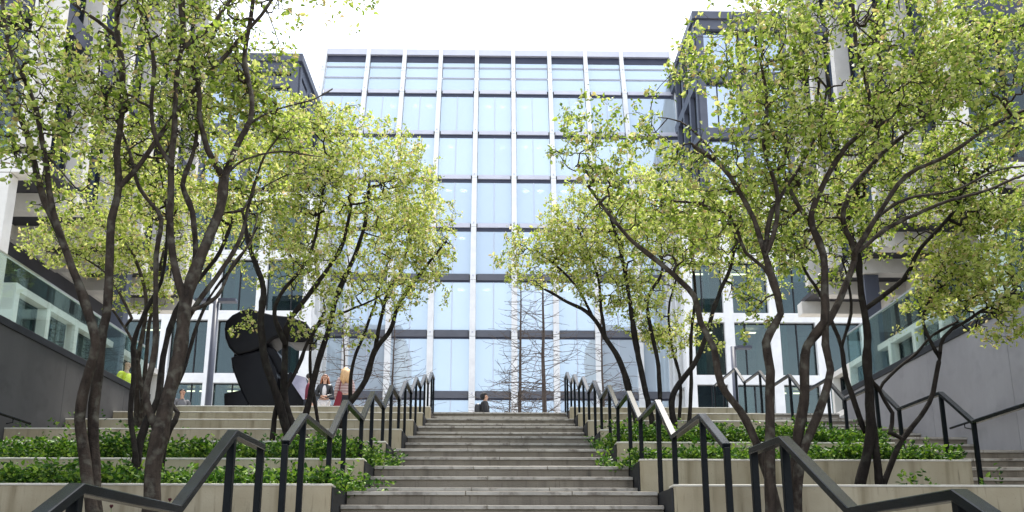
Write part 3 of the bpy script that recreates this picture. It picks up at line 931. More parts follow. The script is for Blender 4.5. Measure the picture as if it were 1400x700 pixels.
# the big many stemmed one
tree('thickest many stemmed tree on the left, its foot in front of the big wall', [
    ([(207, 694), (212, 630), (225, 565), (240, 505), (250, 450), (257, 400), (275, 350), (290, 315), (302, 280), (306, 243)], 7.2, 7.7, 27, 13, ZL1),
    ([(306, 243), (292, 222), (283, 205), (275, 165), (272, 120), (260, 75), (252, 50), (250, 0), (246, -40)], 7.7, 7.5, 11, 6, None),
    ([(306, 243), (322, 205), (342, 165), (344, 130), (334, 85), (340, 40), (346, 0), (350, -40)], 7.7, 8.0, 11, 6, None),
    ([(252, 412), (240, 370), (233, 325), (233, 280), (235, 215), (240, 165), (241, 100), (250, 50), (246, 0), (244, -40)], 7.45, 7.2, 13, 7, None),
    ([(252, 62), (285, 40), (315, 0), (340, -40)], 7.3, 7.6, 8, 5, None),
    ([(262, 385), (267, 350), (262, 290), (250, 253), (262, 215), (270, 165), (262, 120), (290, 60), (300, 10)], 7.6, 8.2, 11, 4, None),
    ([(218, 600), (200, 545), (209, 500), (213, 465), (213, 400), (214, 350), (220, 300), (208, 280), (190, 255), (176, 205), (160, 165)], 7.3, 7.8, 12, 5, None),
    ([(236, 225), (215, 195), (208, 150), (210, 90), (200, 40), (185, 0), (175, -30)], 7.3, 7.0, 8, 5, None),
    ([(236, 520), (242, 470), (266, 420), (295, 380), (320, 345), (333, 310), (345, 260), (362, 215), (385, 180)], 7.5, 8.3, 10, 4, None),
    ([(308, 240), (335, 218), (385, 208), (440, 214)], 7.75, 8.4, 6, 2, None),
    ([(300, 290), (330, 288), (347, 264), (392, 240), (420, 236)], 7.7, 8.5, 6, 2, None),
    ([(343, 168), (372, 152), (432, 134), (455, 122)], 7.9, 8.5, 5, 2, None),
    ([(262, 425), (296, 405), (320, 360), (343, 330), (352, 290)], 7.6, 8.4, 7, 3, None),
], [(255, 70, 170, 120, 7.6, 1.3, 500, 0.04), (300, 190, 110, 90, 8.0, 1.0, 200, 0.02), (160, 190, 90, 70, 7.8, 0.9, 110, 0.02), (330, 40, 80, 70, 8.0, 0.8, 120, 0.0), (455, 5, 75, 28, 8.4, 0.5, 46, -0.1), (370, 130, 60, 70, 8.2, 0.7, 150, 0.0), (405, 165, 40, 50, 8.4, 0.5, 60, 0.0), (335, 95, 55, 65, 8.0, 0.7, 130, 0.0)], 33, leafm='leaf', leaf=0.066, per=1.6, tipn=5)

# dark slim stems rising behind the lowest left planting
tree('slim dark stemmed tree rising from the periwinkle just behind the thickest left tree', [
    ([(186, 622), (178, 565), (182, 515), (183, 465), (200, 425), (220, 385), (228, 330), (225, 270), (215, 215)], 8.6, 9.0, 9, 4, Z0),
    ([(189, 622), (199, 580), (215, 545), (222, 500), (232, 450), (246, 415), (270, 385), (300, 345), (318, 300)], 8.7, 9.4, 14, 5, Z0),
    ([(226, 606), (242, 565), (232, 548), (250, 510), (262, 470), (275, 430), (295, 395), (330, 350), (352, 310)], 8.8, 9.6, 8, 4, Z0),
], [(250, 230, 110, 110, 9.1, 0.9, 330, -0.02), (150, 260, 80, 70, 9.0, 0.8, 120, 0.0), (330, 250, 60, 70, 9.4, 0.7, 110, 0.0)], 45, bark='barkdark', leafm='leafy', leaf=0.056)

# pale slim stems further up the terraces
tree('pale slim many stemmed tree high on the left terraces beside the dark grey wall', [
    ([(187, 582), (187, 520), (192, 470), (200, 425), (196, 385), (180, 345), (160, 320)], 14.6, 14.2, 9, 4, Z3),
    ([(196, 580), (196, 540), (200, 490), (205, 440), (215, 390), (225, 340), (240, 290)], 14.6, 14.8, 8, 4, Z3),
    ([(191, 582), (194, 545), (190, 500), (180, 465), (165, 440), (150, 418), (142, 395)], 14.5, 14.0, 7, 3, Z3),
    ([(180, 435), (150, 380), (110, 350), (80, 340)], 14.1, 13.6, 5, 2, None),
], [(120, 330, 95, 42, 14.0, 1.0, 380, -0.05), (230, 320, 110, 90, 14.8, 1.2, 520, -0.05), (160, 250, 90, 60, 14.2, 1.0, 230, 0.0), (185, 400, 50, 30, 14.3, 0.6, 60, 0.0)], 57, leafm='leafy', leaf=0.07, blossom=0.16, step=0.16)

# the broad one before the sculpture
tree('broad round crowned tree with forking dark stems standing in front of the black sculpture', [
    ([(396, 604), (380, 545), (362, 490), (357, 440), (360, 395), (345, 350), (335, 310), (330, 260)], 12.3, 11.9, 15, 6, Z2),
    ([(403, 600), (392, 560), (388, 535), (390, 475), (395, 440), (420, 405), (450, 365), (470, 330), (480, 280)], 12.4, 12.6, 14, 5, Z2),
    ([(410, 596), (420, 560), (435, 495), (450, 450), (460, 405), (485, 350), (500, 300), (505, 250)], 12.5, 13.0, 12, 5, Z2),
    ([(372, 602), (378, 555), (392, 530), (408, 500), (420, 470), (440, 440), (475, 425), (510, 410)], 12.3, 12.8, 9, 3, Z2),
    ([(390, 470), (375, 430), (385, 400), (410, 370), (430, 330), (440, 270), (450, 220)], 12.4, 12.3, 8, 4, None),
    ([(436, 585), (424, 510), (428, 460), (445, 425)], 12.9, 13.2, 6, 4, Z2),
], [(470, 265, 135, 115, 12.6, 1.5, 1050, -0.08), (385, 250, 105, 90, 12.2, 1.2, 480, -0.05), (420, 360, 110, 45, 12.4, 1.1, 200, 0.0), (560, 235, 45, 50, 12.9, 0.7, 110, -0.05), (460, 445, 70, 30, 12.6, 0.8, 70, 0.03), (500, 395, 70, 40, 12.8, 0.8, 90, 0.02), (330, 440, 30, 22, 12.2, 0.4, 14, 0.0), (430, 185, 75, 45, 12.4, 0.9, 200, -0.05), (370, 165, 50, 55, 12.2, 0.7, 110, 0.0)], 69, leafm='leafy', leaf=0.066, blossom=0.22, bark='barkdark', step=0.14)

tree('arching single stemmed tree leaning right towards the top of the left handrail', [
    ([(462, 590), (478, 552), (500, 520), (512, 480), (535, 450), (545, 415), (570, 380), (592, 352), (610, 330)], 13.9, 14.6, 12, 4, Z3),
    ([(512, 480), (520, 440), (530, 400), (548, 370), (558, 330), (560, 290)], 14.2, 14.6, 7, 3, None),
    ([(478, 552), (482, 500), (498, 455), (515, 410), (530, 360)], 14.0, 14.3, 7, 3, None),
], [(570, 320, 68, 62, 14.5, 0.9, 440, -0.05), (545, 390, 55, 45, 14.3, 0.8, 90, 0.0), (520, 300, 60, 60, 14.4, 0.9, 180, -0.05), (585, 400, 35, 35, 14.4, 0.5, 46, 0.0), (530, 440, 40, 30, 14.2, 0.5, 26, 0.03)], 73, leafm='leafy', leaf=0.068, blossom=0.2, bark='barkdark', step=0.14)

# right side, far group
tree('slender tree on the right terraces arching left over the top of the stairs', [
    ([(872, 582), (850, 500), (827, 460), (807, 430), (775, 412), (745, 396)], 14.6, 15.2, 11, 4, Z3),
    ([(827, 460), (822, 420), (818, 380), (805, 345), (790, 310)], 14.8, 15.0, 6, 3, None),
    ([(812, 436), (790, 395), (762, 365), (735, 345)], 14.9, 15.3, 5, 3, None),
], [(755, 355, 85, 42, 15.2, 0.9, 420, -0.05), (800, 300, 75, 60, 15.0, 1.0, 330, -0.03), (820, 395, 55, 30, 14.8, 0.7, 90, 0.0), (740, 320, 50, 25, 15.1, 0.6, 60, 0.0)], 81, leafm='leafy', leaf=0.07, bark='barkdark', blossom=0.22, step=0.15)
tree('many stemmed tree on the right terraces in front of the white columned wing', [
    ([(893, 584), (875, 500), (865, 440), (855, 375), (845, 330), (830, 280)], 14.6, 14.4, 10, 5, Z3),
    ([(922, 584), (920, 540), (950, 495), (965, 460), (980, 410), (1000, 360), (1010, 300)], 14.6, 14.9, 11, 5, Z3),
    ([(942, 584), (945, 515), (945, 460), (950, 400), (945, 340)], 14.9, 15.2, 7, 4, Z3),
    ([(902, 584), (900, 500), (885, 415), (905, 370), (900, 310)], 14.5, 14.2, 8, 4, Z3),
    ([(928, 584), (930, 520), (918, 470), (915, 420), (928, 370)], 15.0, 15.3, 6, 3, Z3),
], [(880, 310, 110, 90, 14.5, 1.3, 800, -0.06), (960, 290, 90, 80, 14.8, 1.2, 480, -0.03), (940, 455, 60, 35, 14.8, 0.8, 130, 0.0), (890, 420, 60, 50, 14.6, 0.8, 190, 0.0), (1040, 370, 60, 60, 14.9, 0.9, 160, 0.0)], 93, leafm='leafy', leaf=0.07, bark='barkdark', blossom=0.18, step=0.15)

# right side, near group
tree('tree leaning far left with a knotty stem behind the bottom right handrail', [
    ([(1062, 700), (1045, 632), (1020, 575), (985, 525), (975, 475), (957, 440), (950, 405), (920, 375), (890, 350), (860, 325), (830, 290), (805, 255)], 7.2, 7.9, 15, 5, ZL1),
    ([(1053, 694), (1053, 600), (1052, 507), (1047, 468), (1068, 428), (1064, 403), (1053, 371), (1046, 350), (1030, 300), (1010, 260), (985, 225), (950, 200)], 7.1, 7.0, 17, 6, ZL1),
    ([(1064, 400), (1045, 365), (1020, 345), (1000, 300), (960, 280), (915, 275)], 7.2, 7.6, 7, 4, None),
    ([(1045, 345), (1053, 295), (1078, 250), (1103, 210), (1123, 165), (1130, 120)], 7.0, 7.3, 8, 4, None),
    ([(985, 225), (960, 190), (930, 165), (900, 160)], 7.1, 7.5, 5, 2, None),
    ([(1046, 350), (1062, 300), (1060, 250), (1045, 200), (1050, 140), (1040, 80)], 7.0, 6.8, 9, 5, None),
], [(985, 210, 150, 110, 7.5, 1.2, 620, 0.0), (860, 250, 75, 70, 7.9, 0.7, 150, 0.02), (1030, 90, 120, 90, 7.2, 1.1, 380, 0.0), (815, 150, 60, 70, 8.0, 0.5, 54, 0.04), (930, 330, 90, 40, 7.6, 0.7, 90, 0.02), (765, 235, 40, 30, 8.1, 0.4, 16, 0.0), (1000, 430, 60, 40, 7.4, 0.6, 40, 0.05)], 105, leafm='leaf', leaf=0.056)
tree('tree with crossing smooth stems right of the knotty leaning one, behind the handrail', [
    ([(1082, 700), (1090, 610), (1100, 550), (1102, 475), (1125, 440), (1127, 400), (1127, 350), (1112, 310), (1115, 275), (1150, 210), (1190, 165), (1185, 115), (1170, 60), (1165, 0)], 7.3, 7.0, 18, 6, ZL1),
    ([(1092, 640), (1120, 565), (1132, 525), (1135, 505), (1127, 470), (1128, 430)], 7.2, 7.25, 15, 10, ZL1),
    ([(1103, 470), (1135, 435), (1155, 395), (1168, 345), (1152, 300), (1165, 260), (1205, 210), (1250, 175), (1270, 155), (1310, 110), (1340, 60)], 7.35, 7.8, 13, 5, None),
    ([(1168, 345), (1200, 295), (1240, 240), (1290, 215), (1350, 175), (1410, 145)], 7.4, 7.1, 10, 5, None),
    ([(1168, 348), (1218, 310), (1283, 280), (1348, 260), (1405, 238)], 7.4, 7.7, 8, 4, None),
    ([(1200, 297), (1240, 272), (1300, 262), (1360, 234), (1400, 228)], 7.45, 7.9, 6, 3, None),
    ([(1150, 212), (1130, 170), (1135, 120), (1120, 70)], 7.2, 7.5, 6, 3, None),
    ([(1112, 310), (1085, 270), (1070, 230), (1080, 190), (1110, 160), (1120, 110)], 7.2, 7.5, 8, 4, None),
], [(1165, 110, 140, 130, 7.3, 1.3, 640, 0.0), (1290, 120, 120, 110, 7.5, 1.2, 420, 0.0), (1110, 250, 110, 80, 7.6, 1.0, 230, 0.0), (1160, 10, 150, 60, 7.2, 1.0, 200, 0.0), (1060, 330, 70, 50, 7.7, 0.7, 80, 0.03), (1370, 50, 80, 90, 7.4, 0.9, 230, 0.0), (1385, 150, 50, 60, 7.3, 0.7, 90, 0.0)], 117, leafm='leaf', leaf=0.056)
tree('straight dark tree with forked foot on top of the long low right wall', [
    ([(1175, 666), (1190, 590), (1187, 515), (1185, 450), (1180, 410), (1172, 350), (1160, 300), (1175, 250), (1180, 200)], 9.0, 8.8, 17, 6, Z0),
    ([(1201, 666), (1196, 600), (1190, 555), (1188, 520)], 9.0, 9.0, 12, 11, Z0),
    ([(1182, 590), (1157, 515), (1150, 475), (1140, 445), (1120, 400), (1100, 370), (1085, 320)], 9.1, 9.5, 9, 4, None),
    ([(1185, 422), (1235, 380), (1258, 340), (1303, 290), (1320, 255), (1362, 222), (1400, 190)], 8.9, 8.6, 9, 4, None),
    ([(1150, 475), (1163, 430), (1160, 390), (1150, 350)], 9.2, 9.4, 6, 3, None),
], [(1260, 270, 130, 90, 8.9, 1.1, 460, 0.0), (1120, 330, 80, 70, 9.4, 0.8, 200, 0.0), (1360, 240, 80, 90, 8.7, 0.9, 240, 0.0), (1190, 200, 110, 80, 8.9, 1.0, 240, 0.0)], 129, leafm='leaf', leaf=0.058, bark='barkdark')
tree('thin curving tree on the low right wall whose branches droop before the lilac grey wall', [
    ([(1205, 666), (1230, 610), (1270, 550), (1283, 495), (1290, 460), (1318, 440), (1350, 420), (1385, 400)], 9.0, 8.9, 10, 4, Z0),
    ([(1218, 592), (1221, 565), (1202, 534), (1226, 505), (1250, 485), (1275, 458), (1310, 440)], 9.05, 9.3, 7, 4, None),
    ([(1202, 534), (1192, 522), (1188, 510)], 9.1, 9.0, 7, 7, None),
    ([(1285, 490), (1262, 440), (1280, 400), (1310, 370), (1350, 350)], 9.0, 9.2, 6, 3, None),
], [(1335, 385, 80, 52, 9.0, 0.8, 300, -0.02), (1270, 380, 70, 50, 9.2, 0.8, 160, 0.0), (1375, 440, 45, 28, 8.9, 0.5, 50, 0.0), (1240, 420, 40, 40, 9.2, 0.5, 30, 0.0), (1340, 310, 80, 40, 9.1, 0.8, 150, 0.0)], 141, leafm='leafy', leaf=0.06, bark='barkdark')

# bare conifers on the plaza
def bare_tree(label, px0, pxt, Y, top, seed, w=9, dens=1.0):
    rg = random.Random(seed)
    sk = Skel()
    a = at(px0, 560, Y); a.z = PLAZA - 0.05
    H = top
    b = Vector((at(pxt, 400, Y).x, Y + 0.2, PLAZA + H))
    n = int(H / 0.2)
    ids = []
    par = -1
    for i in range(n + 1):
        t = i / n
        p = a.lerp(b, t) + noise.noise_vector(Vector((seed, t * 6, 0))) * 0.05
        par = sk.add(p, par, (w * 0.5 / FPX * Y) * (1 - 0.86 * t) + 0.008, True)
        ids.append(par)
    for i in ids[4:]:
        t = i / n
        for _ in range(rg.choice((2, 3, 3, 4))):
            L = (0.5 + 2.9 * (1 - t) ** 0.8) * rg.uniform(0.55, 1.1)
            an = rg.uniform(0, 2 * math.pi)
            d = Vector((math.cos(an), math.sin(an), rg.uniform(-0.12, 0.30))).normalized()
            q = i; pos = sk.p[i].copy(); m = max(3, int(L / 0.28))
            for s in range(m):
                d = (d + Vector((rg.gauss(0, .17), rg.gauss(0, .17), rg.gauss(0.012, .12)))).normalized()
                pos = pos + d * L / m
                q = sk.add(pos, q, 0, False)
                if s > 0:
                    e = (d + Vector((rg.gauss(0, .7), rg.gauss(0, .7), rg.gauss(0.1, .35)))).normalized()
                    p2 = pos.copy(); q2 = q; l2 = L * 0.3 * rg.uniform(0.3, 1)
                    for s2 in range(2):
                        p2 = p2 + e * l2 / 2
                        e = (e + Vector((rg.gauss(0, .2), rg.gauss(0, .2), rg.gauss(0, .2)))).normalized()
                        q2 = sk.add(p2, q2, 0, False)
    V, F, _, _ = skin_skel(sk, 0.0066, 0.40)
    t = thing('bare_tree', tuple(a), label, 'tree', 'bare trees on the plaza')
    mesh_np('trunk', V, F, M['barkred'], t, True)
bare_tree('bare conifer with the thicker straight trunk, behind the top of the stairs', 745, 742, 36, 9.8, 3, 9)
bare_tree('slimmer bare tree just left of the thick bare conifer above the stairs', 710, 712, 37, 9.6, 4, 7)
bare_tree('bare tree behind the top of the right handrail', 824, 822, 38, 8.6, 5, 5)
bare_tree('bare tree behind the top of the left handrail', 536, 540, 38, 8.0, 6, 5)
bare_tree('thin bare sapling between the hooded walker and the slimmer bare tree', 697, 696, 40, 6.2, 8, 3.5)
bare_tree('bare tree right behind the blond woman', 474, 470, 33, 6.5, 9, 5)
# ------------------------------------------------------------------ ground cover in the planters
def ground_cover(k, x0, x1, seed, n, label_unused=None, spill=0, hh=0.2):
    rg = np.random.default_rng(seed)
    y0, y1 = YK(k) - WALLBACK + 0.16, YK(k + 1) - WALLBACK - 0.06
    z0 = ZK(k) - 0.08
    C = []
    m = n // 16
    sx = rg.uniform(x0, x1, m); sy = y0 + (y1 - y0) * rg.random(m) ** 1.5
    if spill:
        q = m // 80
        sx[:q] = spill + rg.normal(0, 0.12, q); sy[:q] = rg.uniform(YK(k) - 0.05, YK(k) + 0.85, q)
    for i in range(m):
        h = hh + 0.16 * noise.noise(Vector((sx[i] * 1.3, sy[i] * 1.7, seed))) + rg.uniform(-0.03, 0.10)
        if rg.random() < 0.05: h += rg.uniform(0.05, 0.16)
        t = rg.random(16) ** 0.8
        lean = rg.normal(0, 0.10, 2)
        x = sx[i] + lean[0] * t + rg.normal(0, 0.03, 16)
        y = sy[i] + lean[1] * t + rg.normal(0, 0.03, 16) - (0.05 * t if sy[i] < y0 + 0.1 else 0)
        C.append(np.stack([x, y, z0 + h * t], 1))
    C = np.concatenate(C)
    d = rg.normal(size=C.shape); d[:, 2] = np.abs(d[:, 2]) * 0.6
    s = rg.uniform(0.034, 0.068, len(C))
    V, F = leaf_mesh(C, d, s, s * 0.6, rg)
    o = mesh_np('ground_cover', V, F, M['cover'], None)
    tag(o, kind='stuff')
ground_cover(0, LWX + 0.2, SX0 - 0.05, 1, 32000, spill=SX0 + 0.03, hh=0.20)
ground_cover(1, LWX + 0.2, SX0 - 0.05, 2, 36000, spill=SX0 + 0.03, hh=0.26)
ground_cover(1, SX1 + 0.05, SIDEX - 0.05, 3, 27000, spill=SX1 - 0.03, hh=0.17)
ground_cover(2, SX1 + 0.05, SIDEX - 0.05, 4, 27000, spill=SX1 - 0.03, hh=0.24)
ground_cover(3, LWX + 0.2, LWX + 2.6, 5, 900, hh=0.12)
ground_cover(0, SX1 + 0.4, SIDEX - 0.05, 6, 420, hh=0.1)
ground_cover(3, SX1 + 0.1, SIDEX - 0.1, 7, 1500, hh=0.14)

def tulip(px, py, Y, lean, label):
    top = at(px, py, Y)
    foot = Vector((top.x - lean, Y + 0.03, ZK(-1) - 0.07))
    t = thing('flower', tuple(foot), label, 'flower', 'crimson flowers at the foot of the left wall')
    b = MB(); b.tube([foot, foot.lerp(top, 0.5) + Vector((lean * 0.2, 0, 0)), top], [0.004, 0.0035, 0.003], 6); b.build('stalk', M['stem'], t)
    b = MB()
    for i in range(6):
        a = i * math.pi / 3 + 0.3 * (i % 2)
        u = Vector((math.cos(a), math.sin(a), 0)); w = Vector((-u.y, u.x, 0))
        b.add([top - Vector((0, 0, 0.006)), top + u * 0.013 + w * 0.009 + Vector((0, 0, 0.02)), top + u * 0.008 + Vector((0, 0, 0.032)), top + u * 0.013 - w * 0.009 + Vector((0, 0, 0.02))], [(0, 1, 2, 3)])
    b.build('petals', M['petal'], t)
    b = MB()
    l = foot + Vector((0, 0, 0.06))
    for s in (-1, 1):
        b.add([l, l + Vector((0.05 * s, 0.015, 0.09)), l + Vector((0.11 * s, 0, 0.17)), l + Vector((0.045 * s, -0.012, 0.10))], [(0, 1, 2, 3)])
    b.build('leaf', M['stem'], t)
tulip(232, 686, 6.9, 0.04, 'crimson flower nodding beside the foot of the thickest left tree')
tulip(152, 695, 6.8, -0.02, 'crimson flower low beside the foot of the twin stemmed left tree')

# ------------------------------------------------------------------ black sculpture
SC = 25.0
sculp = thing('sculpture', tuple(Vector((-7.0, SC, PLAZA))), 'massive black abstract sculpture of leaning slab and rounded head on the plaza', 'sculpture')
def sl(name, px, Y, th, mat, bev=0.08, segs=3, smooth=True):
    pts = []
    for x, y in px:
        q = at(x, y, Y); q.z = max(q.z, PLAZA - 0.02); pts.append(q)
    b = MB(); b.prism(pts, (0, th, 0))
    o = b.build(name, mat, sculp, bevel=bev, segs=segs)
    if smooth:
        for f in o.data.polygons: f.use_smooth = True
        o.data.set_sharp_from_angle(angle=R(40))
    return o
def arc(cx, cy, rx, ry, a0, a1, n):
    return [(cx + rx * math.cos(R(a0 + (a1 - a0) * i / n)), cy + ry * math.sin(R(a0 + (a1 - a0) * i / n))) for i in range(n + 1)]
sl('leaning_slab', [(315, 488), (361, 477), (368, 485), (377, 505), (379, 520), (375, 585), (345, 585), (336, 554), (317, 503)], 24.6, 1.3, M['black'], 0.07)
sl('rounded_head', [(306, 449), (308, 438.5), (317, 430), (330, 423.6), (343, 421), (356, 425.7), (374, 430), (394, 432), (417, 438.5), (424, 449), (424, 462), (417, 467), (394, 467), (384, 459), (374, 463), (366, 469), (354, 477), (343, 482), (325, 486), (319, 482), (312, 474.5), (307, 462)], 24.7, 1.15, M['black'], 0.09, 3)
sl('neck', [(321, 483), (318, 490), (362, 480), (364, 468)], 24.85, 0.8, M['black'], 0.03, 2)
sl('shoulder', [(362, 470), (376, 477), (384, 490), (386, 508), (374, 514), (366, 500)], 24.9, 0.8, M['black'], 0.05)
sl('foot', [(306, 538), (329, 533), (340, 554), (346, 585), (307, 585)], 24.5, 0.9, M['black'], 0.03, 2)
sl('rear_block', [(378, 520), (398, 508), (402, 512), (420, 552), (424, 585), (384, 585)], 25.0, 1.2, M['black'], 0.03, 2)
# tilted block, skylight on its upper right face painted as pale colour
def facet():
    a = [at(398, 522, 24.75), at(403, 512, 24.9), at(418, 516, 25.1), at(425, 546, 25.0), at(415, 547, 24.75)]
    back = [p + Vector((0.25, 0.9, -0.35)) for p in a]
    b = MB(); n = len(a)
    b.add(a + back, [tuple(range(n))], 1)
    k = len(b.v) - 2 * n
    b.f.append(tuple(range(k + n, k + 2 * n))[::-1]); b.m.append(0); b.sm.append(False)
    for i in range(n):
        j = (i + 1) % n
        b.f.append((k + i, k + n + i, k + n + j, k + j)); b.m.append(0); b.sm.append(False)
    b.build('tilted_block', [M['black'], M['facet']], sculp)
facet()

# ------------------------------------------------------------------ lamp posts
def lamp_post(px, py, Y, arms, label):
    top = at(px, py, Y)
    t = thing('street_lamp', (top.x, Y, PLAZA), label, 'lamp post', 'slim lamp posts on the plaza')
    b = MB(); b.tube([(top.x, Y, PLAZA - 0.02), (top.x, Y, top.z)], [0.13, 0.10], 12); b.build('pole', M['slate'], t)
    b = MB(); b.tube([(top.x, Y, PLAZA), (top.x, Y, PLAZA + 0.25)], 0.19, 12); b.build('base', M['slate'], t)
    for s in arms:
        b = MB()
        x0, x1 = sorted((top.x + s * 0.1, top.x + s * 0.75))
        b.box(x0, x1, Y - 0.16, Y + 0.16, top.z - 0.10, top.z + 0.03)
        b.build('lamp_head', M['slate'], t, bevel=0.03)
        b = MB(); b.tube([(top.x, Y, top.z - 0.02), (top.x + s * 0.12, Y, top.z - 0.02)], 0.04, 8); b.build('arm', M['slate'], t)
lamp_post(296, 410, 30, (1, -1), 'two armed slim lamp post left of the black sculpture')
lamp_post(1002, 474, 33, (1,), 'one armed slim lamp post on the right, before the white columned wing')

# ------------------------------------------------------------------ people
def skinned(name, verts, edges, radii, mat, parent, sub=2, root=0):
    me = bpy.data.meshes.new(name)
    og = origin(parent)
    me.from_pydata([tuple(Vector(v) - og) for v in verts], edges, [])
    o = bpy.data.objects.new(name, me); col.objects.link(o)
    md = o.modifiers.new('skin', 'SKIN'); md.use_smooth_shade = True
    sv = me.skin_vertices[0].data
    for i, r in enumerate(radii):
        sv[i].radius = r if hasattr(r, '__len__') else (r, r)
        sv[i].use_root = (i == root)
    s = o.modifiers.new('sub', 'SUBSURF'); s.levels = sub; s.render_levels = sub
    dg = bpy.context.evaluated_depsgraph_get(); dg.update()
    m2 = bpy.data.meshes.new_from_object(o.evaluated_get(dg))
    bpy.data.objects.remove(o); bpy.data.meshes.remove(me)
    m2.name = name
    m2.materials.clear(); m2.materials.append(mat)
    return link(name, m2, parent)

def person(x, y, rot, h, label, hair, hairlen, top, bottom, arms='down', stride=0.0, hood=False, bulk=0.02, jacket_open=None, female=False, head_turn=0.0):
    z = PLAZA
    t = thing('person', (x, y, z), label, 'person')
    s = h / 1.75
    Rm = Matrix.Rotation(rot, 3, 'Z')
    def W(p): return Vector((x, y, z)) + Rm @ (Vector(p) * s)
    sw = 0.165 if female else 0.19
    hip = 0.10
    # local: faces -y
    J = dict(pel=(0, 0, 0.95), wst=(0, 0.0, 1.10), chs=(0, 0.01, 1.30), nk0=(0, 0.01, 1.44), nk1=(0, 0.0, 1.52), hd0=(0, -0.015, 1.60), hd1=(0, -0.01, 1.67), hd2=(0, 0, 1.715))
    for sd, n in ((-1, 'l'), (1, 'r')):
        st = stride * sd
        J['hip' + n] = (sd * hip, 0, 0.90); J['kne' + n] = (sd * hip * 1.05, -0.02 - st * 0.5, 0.49); J['ank' + n] = (sd * hip, 0.03 - st * 0.9, 0.085); J['toe' + n] = (sd * hip * 1.25, -0.14 - st * 0.9, 0.035)
        J['sho' + n] = (sd * sw, 0.01, 1.405)
        if arms == 'down':
            J['elb' + n] = (sd * (sw + 0.06), 0.03 + st * 0.3, 1.13); J['wri' + n] = (sd * (sw + 0.065), -0.06 + st * 0.5, 0.89); J['pal' + n] = (sd * (sw + 0.06), -0.09 + st * 0.55, 0.82)
        else:
            J['elb' + n] = (sd * (sw + 0.055), 0.0, 1.14); J['wri' + n] = (sd * 0.07, -0.20, 1.06); J['pal' + n] = (sd * 0.015, -0.22, 1.045 + 0.02 * sd)
    names = list(J); I = {n: i for i, n in enumerate(names)}
    E = [('pel', 'wst'), ('wst', 'chs'), ('chs', 'nk0'), ('nk0', 'nk1'), ('nk1', 'hd0'), ('hd0', 'hd1'), ('hd1', 'hd2')]
    rad = dict(pel=(.135, .10), wst=(.115, .085), chs=(.135, .10), nk0=.062, nk1=.05, hd0=(.068, .078), hd1=(.076, .092), hd2=(.05, .06))
    for n in 'lr':
        E += [('pel', 'hip' + n), ('hip' + n, 'kne' + n), ('kne' + n, 'ank' + n), ('ank' + n, 'toe' + n), ('chs', 'sho' + n), ('sho' + n, 'elb' + n), ('elb' + n, 'wri' + n), ('wri' + n, 'pal' + n)]
        rad.update({'hip' + n: .085, 'kne' + n: .055, 'ank' + n: .038, 'toe' + n: .034, 'sho' + n: .055, 'elb' + n: .040, 'wri' + n: .026, 'pal' + n: (.035, .018)})
    V = [J[n] for n in names]; rd = [rad[n] for n in names]
    ed = [(I[a], I[c]) for a, c in E]
    for n, sd in (('l', -1), ('r', 1)):          # fingers and thumb
        pal = Vector(J['pal' + n]); wri = Vector(J['wri' + n])
        fd = (pal - wri).normalized(); sdv = fd.cross(Vector((0, 0, 1)) if arms != 'down' else Vector((1, 0, 0))).normalized()
        for q in range(4):
            p1 = pal + fd * 0.055 + sdv * (q - 1.5) * 0.019; p2 = p1 + fd * (0.03, 0.038, 0.034, 0.024)[q] + Vector((-sd * 0.012, 0, -0.004))
            b0 = len(V); V += [tuple(p1), tuple(p2)]; rd += [.0095, .008]; ed += [(I['pal' + n], b0), (b0, b0 + 1)]
        b0 = len(V); V += [tuple(pal - fd * 0.01 + sdv * 0.045), tuple(pal + fd * 0.035 + sdv * 0.058)]; rd += [.011, .009]; ed += [(I['pal' + n], b0), (b0, b0 + 1)]
    b0 = len(V); V += [(0, -0.105, 1.625)]; rd += [.012]; ed += [(I['hd0'], b0)]            # nose
    for sd in (-1, 1):
        b0 = len(V); V += [(sd * 0.082, 0.005, 1.63)]; rd += [(.012, .02)]; ed += [(I['hd1'], b0)]   # ears
    body = skinned('body', [W(v) for v in V], ed, [tuple(k * s for k in (r if hasattr(r, '__len__') else (r, r))) for r in rd], M['skin'], t)
    def blob(name, c, r, mat, parent, seg=10, cut=None):
        bm = bmesh.new(); bmesh.ops.create_uvsphere(bm, u_segments=seg * 2, v_segments=seg, radius=1)
        for v in bm.verts:
            if cut: v.co = cut(v.co.copy())
            v.co = W((c[0] + v.co.x * r[0], c[1] + v.co.y * r[1], c[2] + v.co.z * r[2])) - origin(parent)
        me = bpy.data.meshes.new(name); bm.to_mesh(me); bm.free()
        for f in me.polygons: f.use_smooth = True
        me.materials.append(mat)
        return link(name, me, parent)
    for sd in (-1, 1): blob('eye', (sd * 0.031, -0.083, 1.655), (.011, .008, .008), M['eye'], t, 5)
    blob('mouth', (0, -0.090, 1.583), (.024, .008, .007), M['red'], t, 5)
    # clothes over the body
    def sub(keys, grow, extra=()):
        ks = [k for k in names if k in keys]
        ix = {k: i for i, k in enumerate(ks)}
        e = [(ix[a], ix[c]) for a, c in E if a in ix and c in ix]
        r = []
        for k in ks:
            q = rad[k]; q = q if hasattr(q, '__len__') else (q, q)
            r.append(tuple((w + grow) * s for w in q))
        return [W(J[k]) for k in ks], e, r
    v, e, r = sub(['pel', 'wst', 'chs', 'nk0', 'shol', 'shor', 'elbl', 'elbr', 'wril', 'wrir'], bulk)
    jk = skinned('jacket', v, e, r, top, t)
    v, e, r = sub(['pel', 'hipl', 'hipr', 'knel', 'kner', 'ankl', 'ankr'], 0.014)
    skinned('trousers', v, e, r, bottom, t)
